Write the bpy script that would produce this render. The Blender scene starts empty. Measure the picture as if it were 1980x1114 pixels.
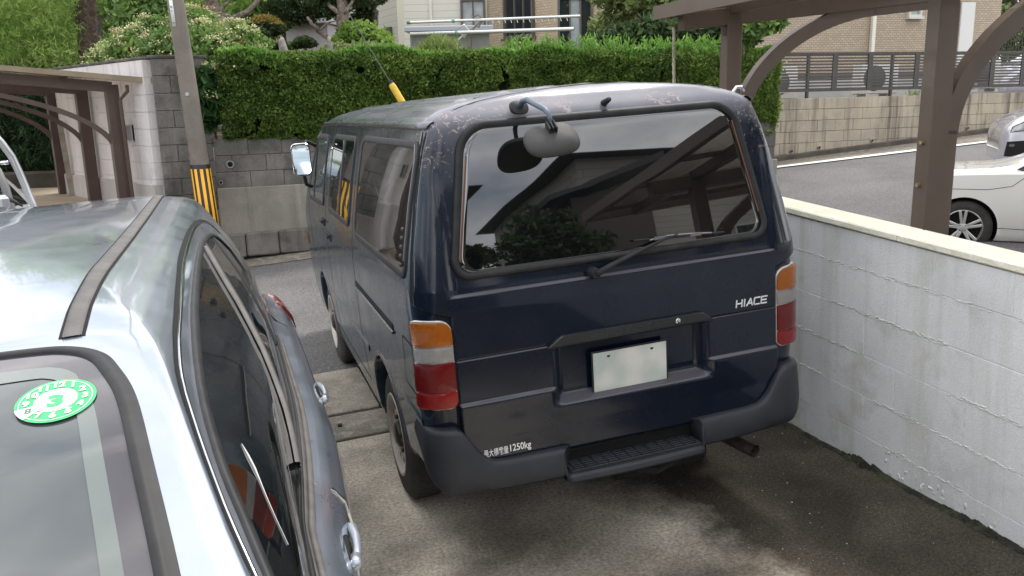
import bpy, bmesh, math, random
import numpy as np
from mathutils import Vector, Matrix, noise
from mathutils.bvhtree import BVHTree
random.seed(7); rng = np.random.default_rng(7)
SC = bpy.context.scene; COL = SC.collection
PI = math.pi
# ------------------------------------------------------------------ camera
F, CX, CY = 1622.025, 990.0, 557.0           # focal length and centre in photograph pixels
CAM = Vector((0, 0, 1.8703))
th, ro = math.radians(12.644), math.radians(-1.4)
_f = Vector((0, math.cos(th), -math.sin(th))); _r0 = Vector((1, 0, 0)); _d0 = -_r0.cross(_f)
_r = math.cos(ro)*_r0 - math.sin(ro)*_d0; _d = math.cos(ro)*_d0 + math.sin(ro)*_r0
cam_data = bpy.data.cameras.new('camera'); cam = bpy.data.objects.new('camera', cam_data); COL.objects.link(cam)
cam.matrix_world = Matrix(((_r.x, -_d.x, -_f.x, CAM.x), (_r.y, -_d.y, -_f.y, CAM.y), (_r.z, -_d.z, -_f.z, CAM.z), (0, 0, 0, 1)))
cam_data.sensor_width = 36; cam_data.lens = 36*F/1980; cam_data.clip_start = 0.05; cam_data.clip_end = 2000
SC.camera = cam
def at(px, py, Y):
    d = _r*((px-CX)/F) + _d*((py-CY)/F) + _f
    return CAM + d*(Y/d.y)
# ------------------------------------------------------------------ world and sun
world = bpy.data.worlds.new('World'); SC.world = world; world.use_nodes = True
SUN_EL, SUN_AZ = math.radians(60), math.radians(28)       # azimuth from +Y towards +X
def build_world():
    nt = world.node_tree; N = nt.nodes; L = nt.links; N.clear()
    sky = N.new('ShaderNodeTexSky'); sky.sky_type = 'NISHITA'; sky.sun_disc = False
    sky.sun_elevation = SUN_EL; sky.sun_rotation = SUN_AZ
    sky.air_density = 1.2; sky.dust_density = 2.0
    tc = N.new('ShaderNodeTexCoord'); mp = N.new('ShaderNodeMapping'); mp.inputs['Scale'].default_value = (1, 1, 2.2)
    L.new(tc.outputs['Generated'], mp.inputs[0])
    n1 = N.new('ShaderNodeTexNoise'); n1.inputs['Scale'].default_value = 2.1; n1.inputs['Detail'].default_value = 7; n1.inputs['Roughness'].default_value = .55
    n1.inputs['Distortion'].default_value = .3
    L.new(mp.outputs[0], n1.inputs['Vector'])
    cr = N.new('ShaderNodeValToRGB'); cr.color_ramp.elements[0].position = .30; cr.color_ramp.elements[0].color = (.45, .45, .45, 1)
    cr.color_ramp.elements[1].position = .56; cr.color_ramp.elements[1].color = (1, 1, 1, 1)
    L.new(n1.outputs[0], cr.inputs[0])
    n2 = N.new('ShaderNodeTexNoise'); n2.inputs['Scale'].default_value = 3.4; n2.inputs['Detail'].default_value = 6
    L.new(mp.outputs[0], n2.inputs['Vector'])
    cc = N.new('ShaderNodeValToRGB')
    cc.color_ramp.elements[0].position = .34; cc.color_ramp.elements[0].color = (3.2, 3.5, 4.1, 1)
    cc.color_ramp.elements[1].position = .68; cc.color_ramp.elements[1].color = (13.5, 13.3, 13.0, 1)
    L.new(n2.outputs[0], cc.inputs[0])
    mix = N.new('ShaderNodeMix'); mix.data_type = 'RGBA'
    L.new(cr.outputs[0], mix.inputs[0]); L.new(sky.outputs[0], mix.inputs[6]); L.new(cc.outputs[0], mix.inputs[7])
    bg = N.new('ShaderNodeBackground'); bg.inputs[1].default_value = 0.135
    L.new(mix.outputs[2], bg.inputs[0])
    out = N.new('ShaderNodeOutputWorld'); L.new(bg.outputs[0], out.inputs[0])
build_world()
sun_d = bpy.data.lights.new('sun', 'SUN'); sun_d.energy = 1.5; sun_d.angle = math.radians(12); sun_d.color = (1, .95, .87)
sun = bpy.data.objects.new('sun', sun_d); COL.objects.link(sun)
sd = Vector((math.sin(SUN_AZ)*math.cos(SUN_EL), math.cos(SUN_AZ)*math.cos(SUN_EL), math.sin(SUN_EL)))
sun.rotation_euler = sd.to_track_quat('Z', 'Y').to_euler()
SC.view_settings.view_transform = 'Standard'; SC.view_settings.look = 'None'
SC.view_settings.exposure = 0.88; SC.view_settings.gamma = 1; SC.view_settings.use_curve_mapping = False
# ------------------------------------------------------------------ materials
MATS = {}
def mat(name, c1, c2=None, rough=.6, metal=0, scale=3, detail=6, bump=0, bscale=60, coat=0, spec=.5, c3=None, s3=None, lo=.4, hi=.6,
        streak=0, streakc=(.03, .03, .025), rand=0, transl=0, trans=0, ior=1.5, coords='Object', rvar=0, lo3=.5, hi3=.62, grain=0, gscale=90, dist=.02):
    """principled surface: two tones blended by noise, optional third tone, vertical streaks, grain and relief"""
    if name in MATS: return MATS[name]
    m = bpy.data.materials.new(name); m.use_nodes = True; MATS[name] = m
    nt = m.node_tree; N = nt.nodes; L = nt.links; b = N['Principled BSDF']
    b.inputs['Roughness'].default_value = rough; b.inputs['Metallic'].default_value = metal
    b.inputs['Coat Weight'].default_value = coat; b.inputs['Coat Roughness'].default_value = .03
    b.inputs['Specular IOR Level'].default_value = spec; b.inputs['Transmission Weight'].default_value = trans; b.inputs['IOR'].default_value = ior
    tc = N.new('ShaderNodeTexCoord'); geo = N.new('ShaderNodeNewGeometry')
    vec = {'Object': tc.outputs['Object'], 'World': geo.outputs['Position']}[coords]
    def ntex(s, d=6, v=None, r=.55):
        n = N.new('ShaderNodeTexNoise'); n.inputs['Scale'].default_value = s; n.inputs['Detail'].default_value = d; n.inputs['Roughness'].default_value = r
        L.new(v or vec, n.inputs['Vector']); return n.outputs[0]
    def ramp(f, a, bb):
        r = N.new('ShaderNodeMapRange'); r.inputs['From Min'].default_value = a; r.inputs['From Max'].default_value = bb; L.new(f, r.inputs[0]); return r.outputs[0]
    def mixc(f, a, bb, blend='MIX'):
        x = N.new('ShaderNodeMix'); x.data_type = 'RGBA'; x.blend_type = blend
        if hasattr(f, 'links'): L.new(f, x.inputs[0])
        else: x.inputs[0].default_value = f
        for i, c in ((6, a), (7, bb)):
            if hasattr(c, 'links'): L.new(c, x.inputs[i])
            else: x.inputs[i].default_value = (*c, 1)
        return x.outputs[2]
    col = mixc(ramp(ntex(scale, detail), lo, hi), c1, c2) if c2 else None
    if c3: col = mixc(ramp(ntex(s3 or scale*2.7, 8, r=.65), lo3, hi3), col or c1, c3)
    if streak:
        mp = N.new('ShaderNodeMapping'); mp.inputs['Scale'].default_value = (7, 7, .45); L.new(vec, mp.inputs[0])
        f = ramp(ntex(1.0, 6, mp.outputs[0], .6), .5, .72)
        mu = N.new('ShaderNodeMath'); mu.operation = 'MULTIPLY'; L.new(f, mu.inputs[0]); mu.inputs[1].default_value = streak
        col = mixc(mu.outputs[0], col or c1, streakc)
    if grain:
        g = ramp(ntex(gscale, 3, r=.8), .35, .65)
        mu = N.new('ShaderNodeMapRange'); mu.inputs['To Min'].default_value = 1-grain; mu.inputs['To Max'].default_value = 1+grain; L.new(g, mu.inputs[0])
        hs = N.new('ShaderNodeHueSaturation'); L.new(mu.outputs[0], hs.inputs['Value'])
        if col is not None: L.new(col, hs.inputs['Color'])
        else: hs.inputs['Color'].default_value = (*c1, 1)
        col = hs.outputs[0]
    if rand:
        if rand > 0: src = geo.outputs['Random Per Island']
        else:
            oi = N.new('ShaderNodeObjectInfo'); src = oi.outputs['Random']
        mr = N.new('ShaderNodeMapRange'); mr.inputs['To Min'].default_value = 1-abs(rand); mr.inputs['To Max'].default_value = 1+abs(rand); L.new(src, mr.inputs[0])
        hs = N.new('ShaderNodeHueSaturation'); L.new(mr.outputs[0], hs.inputs['Value'])
        if col is not None: L.new(col, hs.inputs['Color'])
        else: hs.inputs['Color'].default_value = (*c1, 1)
        col = hs.outputs[0]
    if col is not None: L.new(col, b.inputs['Base Color'])
    else: b.inputs['Base Color'].default_value = (*c1, 1)
    if rvar:
        mr = N.new('ShaderNodeMapRange'); mr.inputs['To Min'].default_value = max(0, rough-rvar); mr.inputs['To Max'].default_value = rough+rvar
        L.new(ntex(scale*3), mr.inputs[0]); L.new(mr.outputs[0], b.inputs['Roughness'])
    if bump:
        bp = N.new('ShaderNodeBump'); bp.inputs['Strength'].default_value = min(bump, 1); bp.inputs['Distance'].default_value = dist
        L.new(ntex(bscale, 4, r=.65), bp.inputs['Height']); L.new(bp.outputs[0], b.inputs['Normal'])
    if transl:
        out = N['Material Output']; tr = N.new('ShaderNodeBsdfTranslucent'); ms = N.new('ShaderNodeMixShader'); ms.inputs[0].default_value = transl
        if col is not None: L.new(col, tr.inputs[0])
        else: tr.inputs[0].default_value = (*c1, 1)
        L.new(b.outputs[0], ms.inputs[1]); L.new(tr.outputs[0], ms.inputs[2]); L.new(ms.outputs[0], out.inputs[0])
    return m
# ------------------------------------------------------------------ objects
def link(o, parent=None):
    COL.objects.link(o)
    if parent is not None: o.parent = parent
    return o
def tag(o, label=None, cat=None, group=None, kind=None):
    if label: o['label'] = label
    if cat: o['category'] = cat
    if group: o['group'] = group
    if kind: o['kind'] = kind
    return o
def thing(name, label, cat, loc=(0, 0, 0), rz=0, group=None, mtx=None):
    o = bpy.data.objects.new(name, None); o.empty_display_size = .1; COL.objects.link(o)
    if mtx is not None: o.matrix_world = mtx
    else: o.location = loc; o.rotation_euler = (0, 0, rz)
    return tag(o, label, cat, group)
def mesh(name, verts, faces, m, parent=None, smooth=False, fm=None):
    me = bpy.data.meshes.new(name)
    me.from_pydata([tuple(v) for v in verts], [], faces)
    for x in (m if isinstance(m, (list, tuple)) else [m]): me.materials.append(x)
    if fm is not None: me.polygons.foreach_set('material_index', fm)
    if smooth: me.polygons.foreach_set('use_smooth', [True]*len(me.polygons))
    me.update()
    return link(bpy.data.objects.new(name, me), parent)
class MB:
    """collects simple shapes into one mesh"""
    def __init__(s): s.v = []; s.f = []; s.m = []
    def add(s, v, f, mi=0):
        b = len(s.v); s.v += [tuple(p) for p in v]; s.f += [tuple(b+i for i in q) for q in f]; s.m += [mi]*len(f); return s
    def box(s, c, d, rot=None, bev=0, mi=0):
        hx, hy, hz = d[0]/2, d[1]/2, d[2]/2; R = rot or Matrix.Identity(3); c = Vector(c)
        if not bev:
            v = [c + R@Vector((x*hx, y*hy, z*hz)) for z in (-1, 1) for y in (-1, 1) for x in (-1, 1)]
            return s.add(v, [(0, 2, 3, 1), (4, 5, 7, 6), (0, 1, 5, 4), (2, 6, 7, 3), (0, 4, 6, 2), (1, 3, 7, 5)], mi)
        v = []; idx = {}
        for z in (-1, 1):
            for y in (-1, 1):
                for x in (-1, 1):
                    for a in range(3):
                        e = [bev, bev, bev]; e[a] = 0
                        idx[(x, y, z, a)] = len(v); v.append(c + R@Vector((x*(hx-e[0]), y*(hy-e[1]), z*(hz-e[2]))))
        f = []
        sg = (-1, 1)
        for k in sg:
            q = [(k, -1, -1, 0), (k, 1, -1, 0), (k, 1, 1, 0), (k, -1, 1, 0)]; f.append([idx[i] for i in (q if k > 0 else q[::-1])])
            q = [(-1, k, -1, 1), (1, k, -1, 1), (1, k, 1, 1), (-1, k, 1, 1)]; f.append([idx[i] for i in (q[::-1] if k > 0 else q)])
            q = [(-1, -1, k, 2), (1, -1, k, 2), (1, 1, k, 2), (-1, 1, k, 2)]; f.append([idx[i] for i in (q if k > 0 else q[::-1])])
        for p in sg:
            for q in sg:
                f.append([idx[(p, q, -1, 0)], idx[(p, q, 1, 0)], idx[(p, q, 1, 1)], idx[(p, q, -1, 1)]])
                f.append([idx[(p, -1, q, 0)], idx[(p, 1, q, 0)], idx[(p, 1, q, 2)], idx[(p, -1, q, 2)]])
                f.append([idx[(-1, p, q, 1)], idx[(1, p, q, 1)], idx[(1, p, q, 2)], idx[(-1, p, q, 2)]])
        for z in sg:
            for y in sg:
                for x in sg: f.append([idx[(x, y, z, a)] for a in range(3)])
        return s.add(v, f, mi)
    def tube(s, pts, r, n=8, mi=0, cap=True):
        pts = [Vector(p) for p in pts]; rs = r if isinstance(r, (list, tuple)) else [r]*len(pts)
        v = []; f = []; prev = None
        for i, p in enumerate(pts):
            t = (pts[min(i+1, len(pts)-1)]-pts[max(i-1, 0)]).normalized()
            if prev is None: a = t.orthogonal().normalized()
            else:
                a = (prev - t*prev.dot(t))
                a = a.normalized() if a.length > 1e-6 else t.orthogonal().normalized()
            prev = a; b = t.cross(a)
            for k in range(n): v.append(p + rs[i]*(math.cos(2*PI*k/n)*a + math.sin(2*PI*k/n)*b))
        for i in range(len(pts)-1):
            for k in range(n): f.append((i*n+k, i*n+(k+1) % n, (i+1)*n+(k+1) % n, (i+1)*n+k))
        if cap: f += [tuple(range(n))[::-1], tuple((len(pts)-1)*n+k for k in range(n))]
        return s.add(v, f, mi)
    def lathe(s, prof, axis='X', c=(0, 0, 0), n=32, mi=0):
        """prof: (along axis, radius)"""
        v = []; c = Vector(c)
        for a, r in prof:
            for k in range(n):
                p, q = r*math.cos(2*PI*k/n), r*math.sin(2*PI*k/n)
                v.append(c + (Vector((a, p, q)) if axis == 'X' else Vector((p, a, q)) if axis == 'Y' else Vector((p, q, a))))
        f = [(i*n+k, i*n+(k+1) % n, (i+1)*n+(k+1) % n, (i+1)*n+k) for i in range(len(prof)-1) for k in range(n)]
        return s.add(v, f, mi)
    def prism(s, outline, d0, d1, plane='XZ', mi=0):
        n = len(outline); mk = {'XZ': lambda a, b, d: (a, d, b), 'XY': lambda a, b, d: (a, b, d), 'YZ': lambda a, b, d: (d, a, b)}[plane]
        v = [mk(a, b, d0) for a, b in outline] + [mk(a, b, d1) for a, b in outline]
        f = [tuple(range(n))[::-1], tuple(range(n, 2*n))] + [(i, (i+1) % n, n+(i+1) % n, n+i) for i in range(n)]
        return s.add(v, f, mi)
    def build(s, name, m, parent=None, smooth=False, autos=None):
        o = mesh(name, s.v, s.f, m, parent, smooth, s.m)
        bm = bmesh.new(); bm.from_mesh(o.data); bmesh.ops.recalc_face_normals(bm, faces=bm.faces)
        if autos is not None:
            for e in bm.edges:
                if len(e.link_faces) == 2 and e.calc_face_angle(0) > math.radians(autos): e.smooth = False
            for fc in bm.faces: fc.smooth = True
        bm.to_mesh(o.data); bm.free(); return o
def rrect(x0, x1, z0, z1, r, n=6, skew=None):
    """rounded rectangle outline, r may be four radii (bl, br, tr, tl)"""
    rs = r if isinstance(r, (list, tuple)) else [r]*4; P = []
    for (cx, cz, a0), rr in zip(((x0, z0, PI), (x1, z0, 1.5*PI), (x1, z1, 0), (x0, z1, .5*PI)), rs):
        ox = cx + (rr if cx == x0 else -rr); oz = cz + (rr if cz == z0 else -rr)
        for k in range(n+1):
            a = a0 + k*PI/2/n; P.append((ox + rr*math.cos(a), oz + rr*math.sin(a)))
    if skew: P = [skew(a, b) for a, b in P]
    return P
def dense(P, step=.05, closed=True):
    out = []; n = len(P)
    for i in range(n if closed else n-1):
        a, b = P[i], P[(i+1) % n]; L = math.dist(a, b); k = max(1, int(L/step))
        for j in range(k): out.append(tuple(a[q] + (b[q]-a[q])*j/k for q in range(len(a))))
    if not closed: out.append(P[-1])
    return out
class Surf:
    """projects flat outlines onto a body: windows, seals, seams and lamps sit on its real curved surface"""
    def __init__(s, o, dirn, far=3.):
        s.t = BVHTree.FromPolygons([v.co for v in o.data.vertices], [tuple(p.vertices) for p in o.data.polygons])
        s.d = dirn; s.far = far
    def __call__(s, a, b, off=0):
        d = s.d
        if d == '-x': o, r = Vector((-s.far, a, b)), Vector((1, 0, 0))
        elif d == '+x': o, r = Vector((s.far, a, b)), Vector((-1, 0, 0))
        elif d == '-y': o, r = Vector((a, -s.far, b)), Vector((0, 1, 0))
        elif d == '+y': o, r = Vector((a, 7, b)), Vector((0, -1, 0))
        else: o, r = Vector((a, b, 4)), Vector((0, 0, -1))
        h, n, i, dist = s.t.ray_cast(o, r)
        if h is None: return None
        if n.dot(r) > 0: n = -n
        return h + n*off
    def patch(s, name, P, off, m, parent, thick=.006, rings=(1, .97, .88, .7, .45, .2), dome=0, step=.04, lat=None):
        P = dense(P, step); n = len(P); c = (sum(p[0] for p in P)/n, sum(p[1] for p in P)/n)
        V = []; Fc = []
        for p in P: V.append(s(p[0], p[1], off-thick))
        for k, r in enumerate(rings):
            for p in P: V.append(s(c[0]+(p[0]-c[0])*r, c[1]+(p[1]-c[1])*r, off + (dome*(1-r*r) if dome else 0) - (0 if k else .0)))
        V.append(s(c[0], c[1], off+dome))
        last = next(v for v in V if v is not None)
        for i, v in enumerate(V):
            if v is None: V[i] = last
            last = V[i]
        for k in range(len(rings)):
            for i in range(n): Fc.append((k*n+i, k*n+(i+1) % n, (k+1)*n+(i+1) % n, (k+1)*n+i))
        k = len(rings)
        for i in range(n): Fc.append((k*n+i, k*n+(i+1) % n, len(V)-1))
        o = mesh(name, V, Fc, m, parent, True)
        bm = bmesh.new(); bm.from_mesh(o.data); bmesh.ops.recalc_face_normals(bm, faces=bm.faces)
        # outward test
        bm.to_mesh(o.data); bm.free(); return o
    def band(s, name, P, w, off, m, parent, closed=True, step=.04, prof=((-.5, -.004), (-.5, .7), (-.3, 1), (.3, 1), (.5, .7), (.5, -.004))):
        """raised strip of width w following a polyline"""
        P = dense(P, step, closed); n = len(P); V = []; Fc = []; K = len(prof)
        for i, p in enumerate(P):
            a = P[(i-1) % n] if closed or i else p; b = P[(i+1) % n] if closed or i < n-1 else p
            tx, ty = b[0]-a[0], b[1]-a[1]; L = math.hypot(tx, ty) or 1; nx, ny = -ty/L, tx/L
            sec = [s(p[0]+nx*w*q, p[1]+ny*w*q, off*h if h > 0 else -.003) for q, h in prof]
            if any(v is None for v in sec): continue
            V += sec
        n = len(V)//K
        for i in range(n if closed else n-1):
            for k in range(K-1): Fc.append((i*K+k, i*K+k+1, ((i+1) % n)*K+k+1, ((i+1) % n)*K+k))
        o = mesh(name, V, Fc, m, parent, True)
        bm = bmesh.new(); bm.from_mesh(o.data); bmesh.ops.recalc_face_normals(bm, faces=bm.faces); bm.to_mesh(o.data); bm.free()
        return o
def ring_body(name, Z, hw, rear, front, xc=0, rr=.07, rf=.18, roof=None, mats=None, parent=None, sub=3, deform=None):
    """closed vehicle body: rounded plan outlines stacked from sill to roof"""
    zs = []
    for a, b in zip(Z[:-1], Z[1:]): zs += [a + (b-a)*k/sub for k in range(sub)]
    zs.append(Z[-1])
    def ip(z, tab): return float(np.interp(z, Z, tab))
    rrt = rr if isinstance(rr, (list, tuple)) else [rr]*len(Z); rft = rf if isinstance(rf, (list, tuple)) else [rf]*len(Z)
    V = []; n = None
    for z in zs:
        w, y0, y1 = ip(z, hw), ip(z, rear), ip(z, front)
        a, b = min(ip(z, rrt), w*.95), min(ip(z, rft), w*.95)
        P = []
        def seg(p, q, k):
            for i in range(k): P.append((p[0]+(q[0]-p[0])*i/k, p[1]+(q[1]-p[1])*i/k))
        def arc(cx, cy, r, a0, k=8):
            for i in range(k): t = a0 + PI/2*i/k; P.append((cx+r*math.cos(t), cy+r*math.sin(t)))
        seg((-w, y1-b), (-w, y0+a), 56); arc(-w+a, y0+a, a, PI)
        seg((-w+a, y0), (w-a, y0), 24); arc(w-a, y0+a, a, 1.5*PI)
        seg((w, y0+a), (w, y1-b), 56); arc(w-b, y1-b, b, 0)
        seg((w-b, y1), (-w+b, y1), 24); arc(-w+b, y1-b, b, .5*PI)
        n = len(P)
        for x, y in P:
            v = Vector((xc+x, y, z))
            if deform: v = deform(v)
            V.append(v)
    m_ = len(zs); Fc = [(j*n+i, j*n+(i+1) % n, (j+1)*n+(i+1) % n, (j+1)*n+i) for j in range(m_-1) for i in range(n)]
    # caps as strips
    def cap(b):
        return None
    Fc.append(tuple(range(n))[::-1])
    top = (m_-1)*n
    c0 = len(V); y0, y1 = ip(zs[-1], rear), ip(zs[-1], front)
    Fc.append(tuple(top+i for i in range(n)))
    o = mesh(name, V, Fc, mats, parent, True)
    bm = bmesh.new(); bm.from_mesh(o.data); bmesh.ops.recalc_face_normals(bm, faces=bm.faces); bm.to_mesh(o.data); bm.free()
    return o
def boolean(o, cutters):
    for c in cutters:
        md = o.modifiers.new('b', 'BOOLEAN'); md.operation = 'DIFFERENCE'; md.solver = 'EXACT'; md.object = c
    dg = bpy.context.evaluated_depsgraph_get(); me = bpy.data.meshes.new_from_object(o.evaluated_get(dg))
    o.modifiers.clear(); o.data = me
    for c in cutters: bpy.data.objects.remove(c)
    return o
def text(name, s, size, m, parent, mtx, ext=.0015, align='CENTER', off=0, shear=0, sx=1):
    cu = bpy.data.curves.new(name, 'FONT'); cu.body = s; cu.size = size; cu.extrude = ext; cu.align_x = align; cu.align_y = 'CENTER'
    cu.offset = off; cu.shear = shear; cu.resolution_u = 3; cu.materials.append(m)
    t = bpy.data.objects.new(name, cu); COL.objects.link(t); dg = bpy.context.evaluated_depsgraph_get(); me = bpy.data.meshes.new_from_object(t.evaluated_get(dg)); bpy.data.objects.remove(t)
    o = link(bpy.data.objects.new(name, me), parent); o.matrix_local = mtx @ Matrix.Diagonal((sx, 1, 1, 1)); return o
def clone(o, parent=None):
    c = o.copy(); COL.objects.link(c)
    if parent is not None: c.parent = parent
    for ch in list(o.children): clone(ch, c)
    return c
# van frame: origin on the drive under the middle of the van's tail, X to its right, Y forward, Z up
VM = Matrix(((0.947, -0.318, -0.052, .498), (0.319, 0.948, -0.001, 3.264), (0.049, -0.015, 0.999, 0), (0, 0, 0, 1)))
_q = (Matrix.Rotation(math.radians(18.561), 3, 'Z') @ Matrix.Rotation(math.radians(-.867), 3, 'X') @ Matrix.Rotation(math.radians(-2.837), 3, 'Y')).to_4x4()
VM = Matrix.Translation((.498, 3.264, 0)) @ _q
UV = Matrix.Translation((.498, 3.264, 0)) @ Matrix.Rotation(math.radians(18.561), 4, 'Z')   # level frame along (u) and across (v) the road
UVi = UV.inverted()
def W(u, v, z): return UV @ Vector((u, v, z))
# ------------------------------------------------------------------ ground, drive, road
def drive_z(u, v): 
    n = VM.to_3x3() @ Vector((0, 0, 1)); P = W(u, v, 0); O_ = VM.translation
    return -(n.x*(P.x-O_.x) + n.y*(P.y-O_.y))/n.z
def road_z(u, v):
    zn = drive_z(u, 3.27); zf = .09 + .068*u
    if v <= 3.27: return drive_z(u, v)
    if v >= 8.1: return zf + .02*(v-8.1)
    return zn + (zf-zn)*(v-3.27)/(8.1-3.27)
M_conc = mat('drive_concrete', (.36, .32, .26), (.17, .15, .12), rough=.9, scale=1.3, detail=9, lo=.38, hi=.62, bump=.5, bscale=45, c3=(.40, .36, .30), s3=9, lo3=.5, hi3=.75, grain=.45, gscale=110, dist=.012)
def drive_material():
    m = mat('stained_shaded_concrete', (.72, .64, .52), (.33, .29, .23), rough=.85, scale=1.7, detail=10, lo=.40, hi=.62, bump=.35, bscale=110, c3=(.52, .48, .40), s3=70, lo3=.57, hi3=.72, grain=.38, gscale=60, dist=.012)
    nt = m.node_tree; N = nt.nodes; L = nt.links; b = N['Principled BSDF']
    src = b.inputs['Base Color'].links[0].from_socket
    tc = N.new('ShaderNodeTexCoord'); sp = N.new('ShaderNodeSeparateXYZ'); L.new(tc.outputs['Object'], sp.inputs[0])
    # dark strip along the wall: algae stain and the wall's shade painted together, noisy edge
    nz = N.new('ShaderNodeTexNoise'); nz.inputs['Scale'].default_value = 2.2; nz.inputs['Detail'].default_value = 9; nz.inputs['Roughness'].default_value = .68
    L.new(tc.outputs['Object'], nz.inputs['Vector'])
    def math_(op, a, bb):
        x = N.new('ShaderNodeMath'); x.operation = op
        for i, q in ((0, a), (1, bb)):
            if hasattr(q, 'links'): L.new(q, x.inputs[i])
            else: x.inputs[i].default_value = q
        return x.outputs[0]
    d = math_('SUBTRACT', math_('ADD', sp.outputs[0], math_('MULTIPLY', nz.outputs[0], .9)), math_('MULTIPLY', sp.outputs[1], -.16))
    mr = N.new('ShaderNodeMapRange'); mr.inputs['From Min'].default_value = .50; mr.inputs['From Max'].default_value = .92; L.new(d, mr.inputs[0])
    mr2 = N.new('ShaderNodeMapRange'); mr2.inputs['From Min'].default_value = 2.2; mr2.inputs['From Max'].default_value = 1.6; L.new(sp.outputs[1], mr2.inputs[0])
    # fine noise that breaks up the dark strip
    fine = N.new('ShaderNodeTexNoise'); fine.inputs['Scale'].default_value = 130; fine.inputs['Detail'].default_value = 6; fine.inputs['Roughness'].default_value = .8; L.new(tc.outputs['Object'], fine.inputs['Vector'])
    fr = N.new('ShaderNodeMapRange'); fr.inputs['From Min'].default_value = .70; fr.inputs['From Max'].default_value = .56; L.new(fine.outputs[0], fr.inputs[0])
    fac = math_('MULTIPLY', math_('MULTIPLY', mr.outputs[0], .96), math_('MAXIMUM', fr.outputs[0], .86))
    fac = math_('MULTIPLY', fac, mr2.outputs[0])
    # dark patches behind the van's tail; darkened ground near the camera added unseen
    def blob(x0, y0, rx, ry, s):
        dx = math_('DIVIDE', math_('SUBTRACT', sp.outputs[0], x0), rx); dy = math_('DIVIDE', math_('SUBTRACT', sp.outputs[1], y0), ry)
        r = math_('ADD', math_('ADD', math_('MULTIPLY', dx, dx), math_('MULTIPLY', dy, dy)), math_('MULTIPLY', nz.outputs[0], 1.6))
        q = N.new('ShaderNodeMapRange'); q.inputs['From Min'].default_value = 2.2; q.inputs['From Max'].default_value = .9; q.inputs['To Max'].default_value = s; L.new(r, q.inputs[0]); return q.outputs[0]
    fac = math_('MAXIMUM', fac, blob(.1, -.45, .75, .33, .75)); bk = N.new('ShaderNodeMapRange'); bk.inputs['From Min'].default_value = -2.0; bk.inputs['From Max'].default_value = -2.7; bk.inputs['To Max'].default_value = .9; L.new(sp.outputs[1], bk.inputs[0]); fac = math_('MAXIMUM', fac, bk.outputs[0])  # bk: unseen ground darkened so the tailgate reflects something dark
    fac = math_('MAXIMUM', fac, blob(-.35, -.05, .5, .5, .6)); fac = math_('MAXIMUM', fac, blob(-.08, -1.21, .055, .035, .9))  # dark patch under the tail; small oil spot behind it
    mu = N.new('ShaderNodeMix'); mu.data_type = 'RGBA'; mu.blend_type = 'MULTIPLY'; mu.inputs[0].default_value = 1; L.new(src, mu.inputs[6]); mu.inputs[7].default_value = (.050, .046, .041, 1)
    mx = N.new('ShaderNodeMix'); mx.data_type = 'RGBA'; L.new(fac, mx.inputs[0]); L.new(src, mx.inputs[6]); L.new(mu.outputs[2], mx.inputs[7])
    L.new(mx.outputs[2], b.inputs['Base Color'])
    mr3 = N.new('ShaderNodeMapRange'); mr3.inputs['To Min'].default_value = .5; mr3.inputs['To Max'].default_value = .15; L.new(fac, mr3.inputs[0]); L.new(mr3.outputs[0], b.inputs['Specular IOR Level'])
    return m
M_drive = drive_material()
M_asph = mat('asphalt', (.105, .10, .10), (.14, .134, .132), rough=.9, scale=.8, detail=9, bump=.8, bscale=70, c3=(.26, .25, .24), s3=75, lo3=.56, hi3=.66, grain=.4, gscale=45, dist=.008, coords='World')
M_verge = mat('verge_concrete', (.22, .19, .15), (.15, .13, .105), rough=.9, scale=1.5, bump=.5, bscale=50, c3=(.30, .27, .22), s3=12, grain=.3, coords='World')
M_soil = mat('garden_soil', (.10, .075, .05), (.06, .07, .03), rough=1, scale=1.1, bump=.8, bscale=20, coords='World')
M_far = mat('far_ground', (.12, .12, .08), (.08, .10, .05), rough=1, scale=.2, coords='World')
root_drive = thing('driveway', 'stained grey concrete parking drive beneath the navy van', 'driveway', mtx=VM); root_drive['kind'] = 'structure'; del root_drive['category']
def slab(name, x0, x1, y0, y1, m, z=0, t=.08, nx=1, ny=1):
    b = MB(); b.box(((x0+x1)/2, (y0+y1)/2, z-t/2), (x1-x0, y1-y0, t), bev=.006); return b.build(name, m, root_drive)
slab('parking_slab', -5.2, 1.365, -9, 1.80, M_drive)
for x0, x1 in ((-5.2, -1.9), (-1.885, 1.36)): slab('drain_strip_slab', x0, x1, 1.845, 2.255, M_conc, z=-.004)
for x0, x1 in ((-5.2, -2.5), (-2.485, -.69), (-.675, 1.36)): slab('apron_slab', x0, x1, 2.30, 3.24, M_conc, z=-.002)
b = MB(); b.box((-1.9, 1.0, -.09), (6.7, 20, .06)); b.build('joint_bed', mat('joint_dirt', (.03, .026, .02), (.05, .04, .03), rough=1), root_drive)
def sheet(name, m, us, vs, zf, parent=None):
    V = [W(u, v, zf(u, v)) for v in vs for u in us]; n = len(us)
    Fc = [(j*n+i, j*n+i+1, (j+1)*n+i+1, (j+1)*n+i) for j in range(len(vs)-1) for i in range(n-1)]
    return mesh(name, V, Fc, m, parent, False)
lin = lambda a, b, n: [a+(b-a)*i/n for i in range(n+1)]
tag(sheet('road', M_asph, lin(-60, 70, 65), [3.25, 4.5, 6, 7, 8.1, 10.4], lambda u, v: road_z(u, v)-.006), kind='structure')
o = tag(sheet('verge', M_verge, lin(6.2, 40, 34), [0, 1], lambda u, v: 0), kind='structure')
for k, vv in enumerate(o.data.vertices):      # raised concrete strip between the white line and the retaining wall
    i = k % 35; u = 6.2 + i*33.8/34; v = (9.52-.06*(u-6.2)) if k < 35 else 10.2; vv.co = W(u, v, road_z(u, v) + .006)
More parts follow.
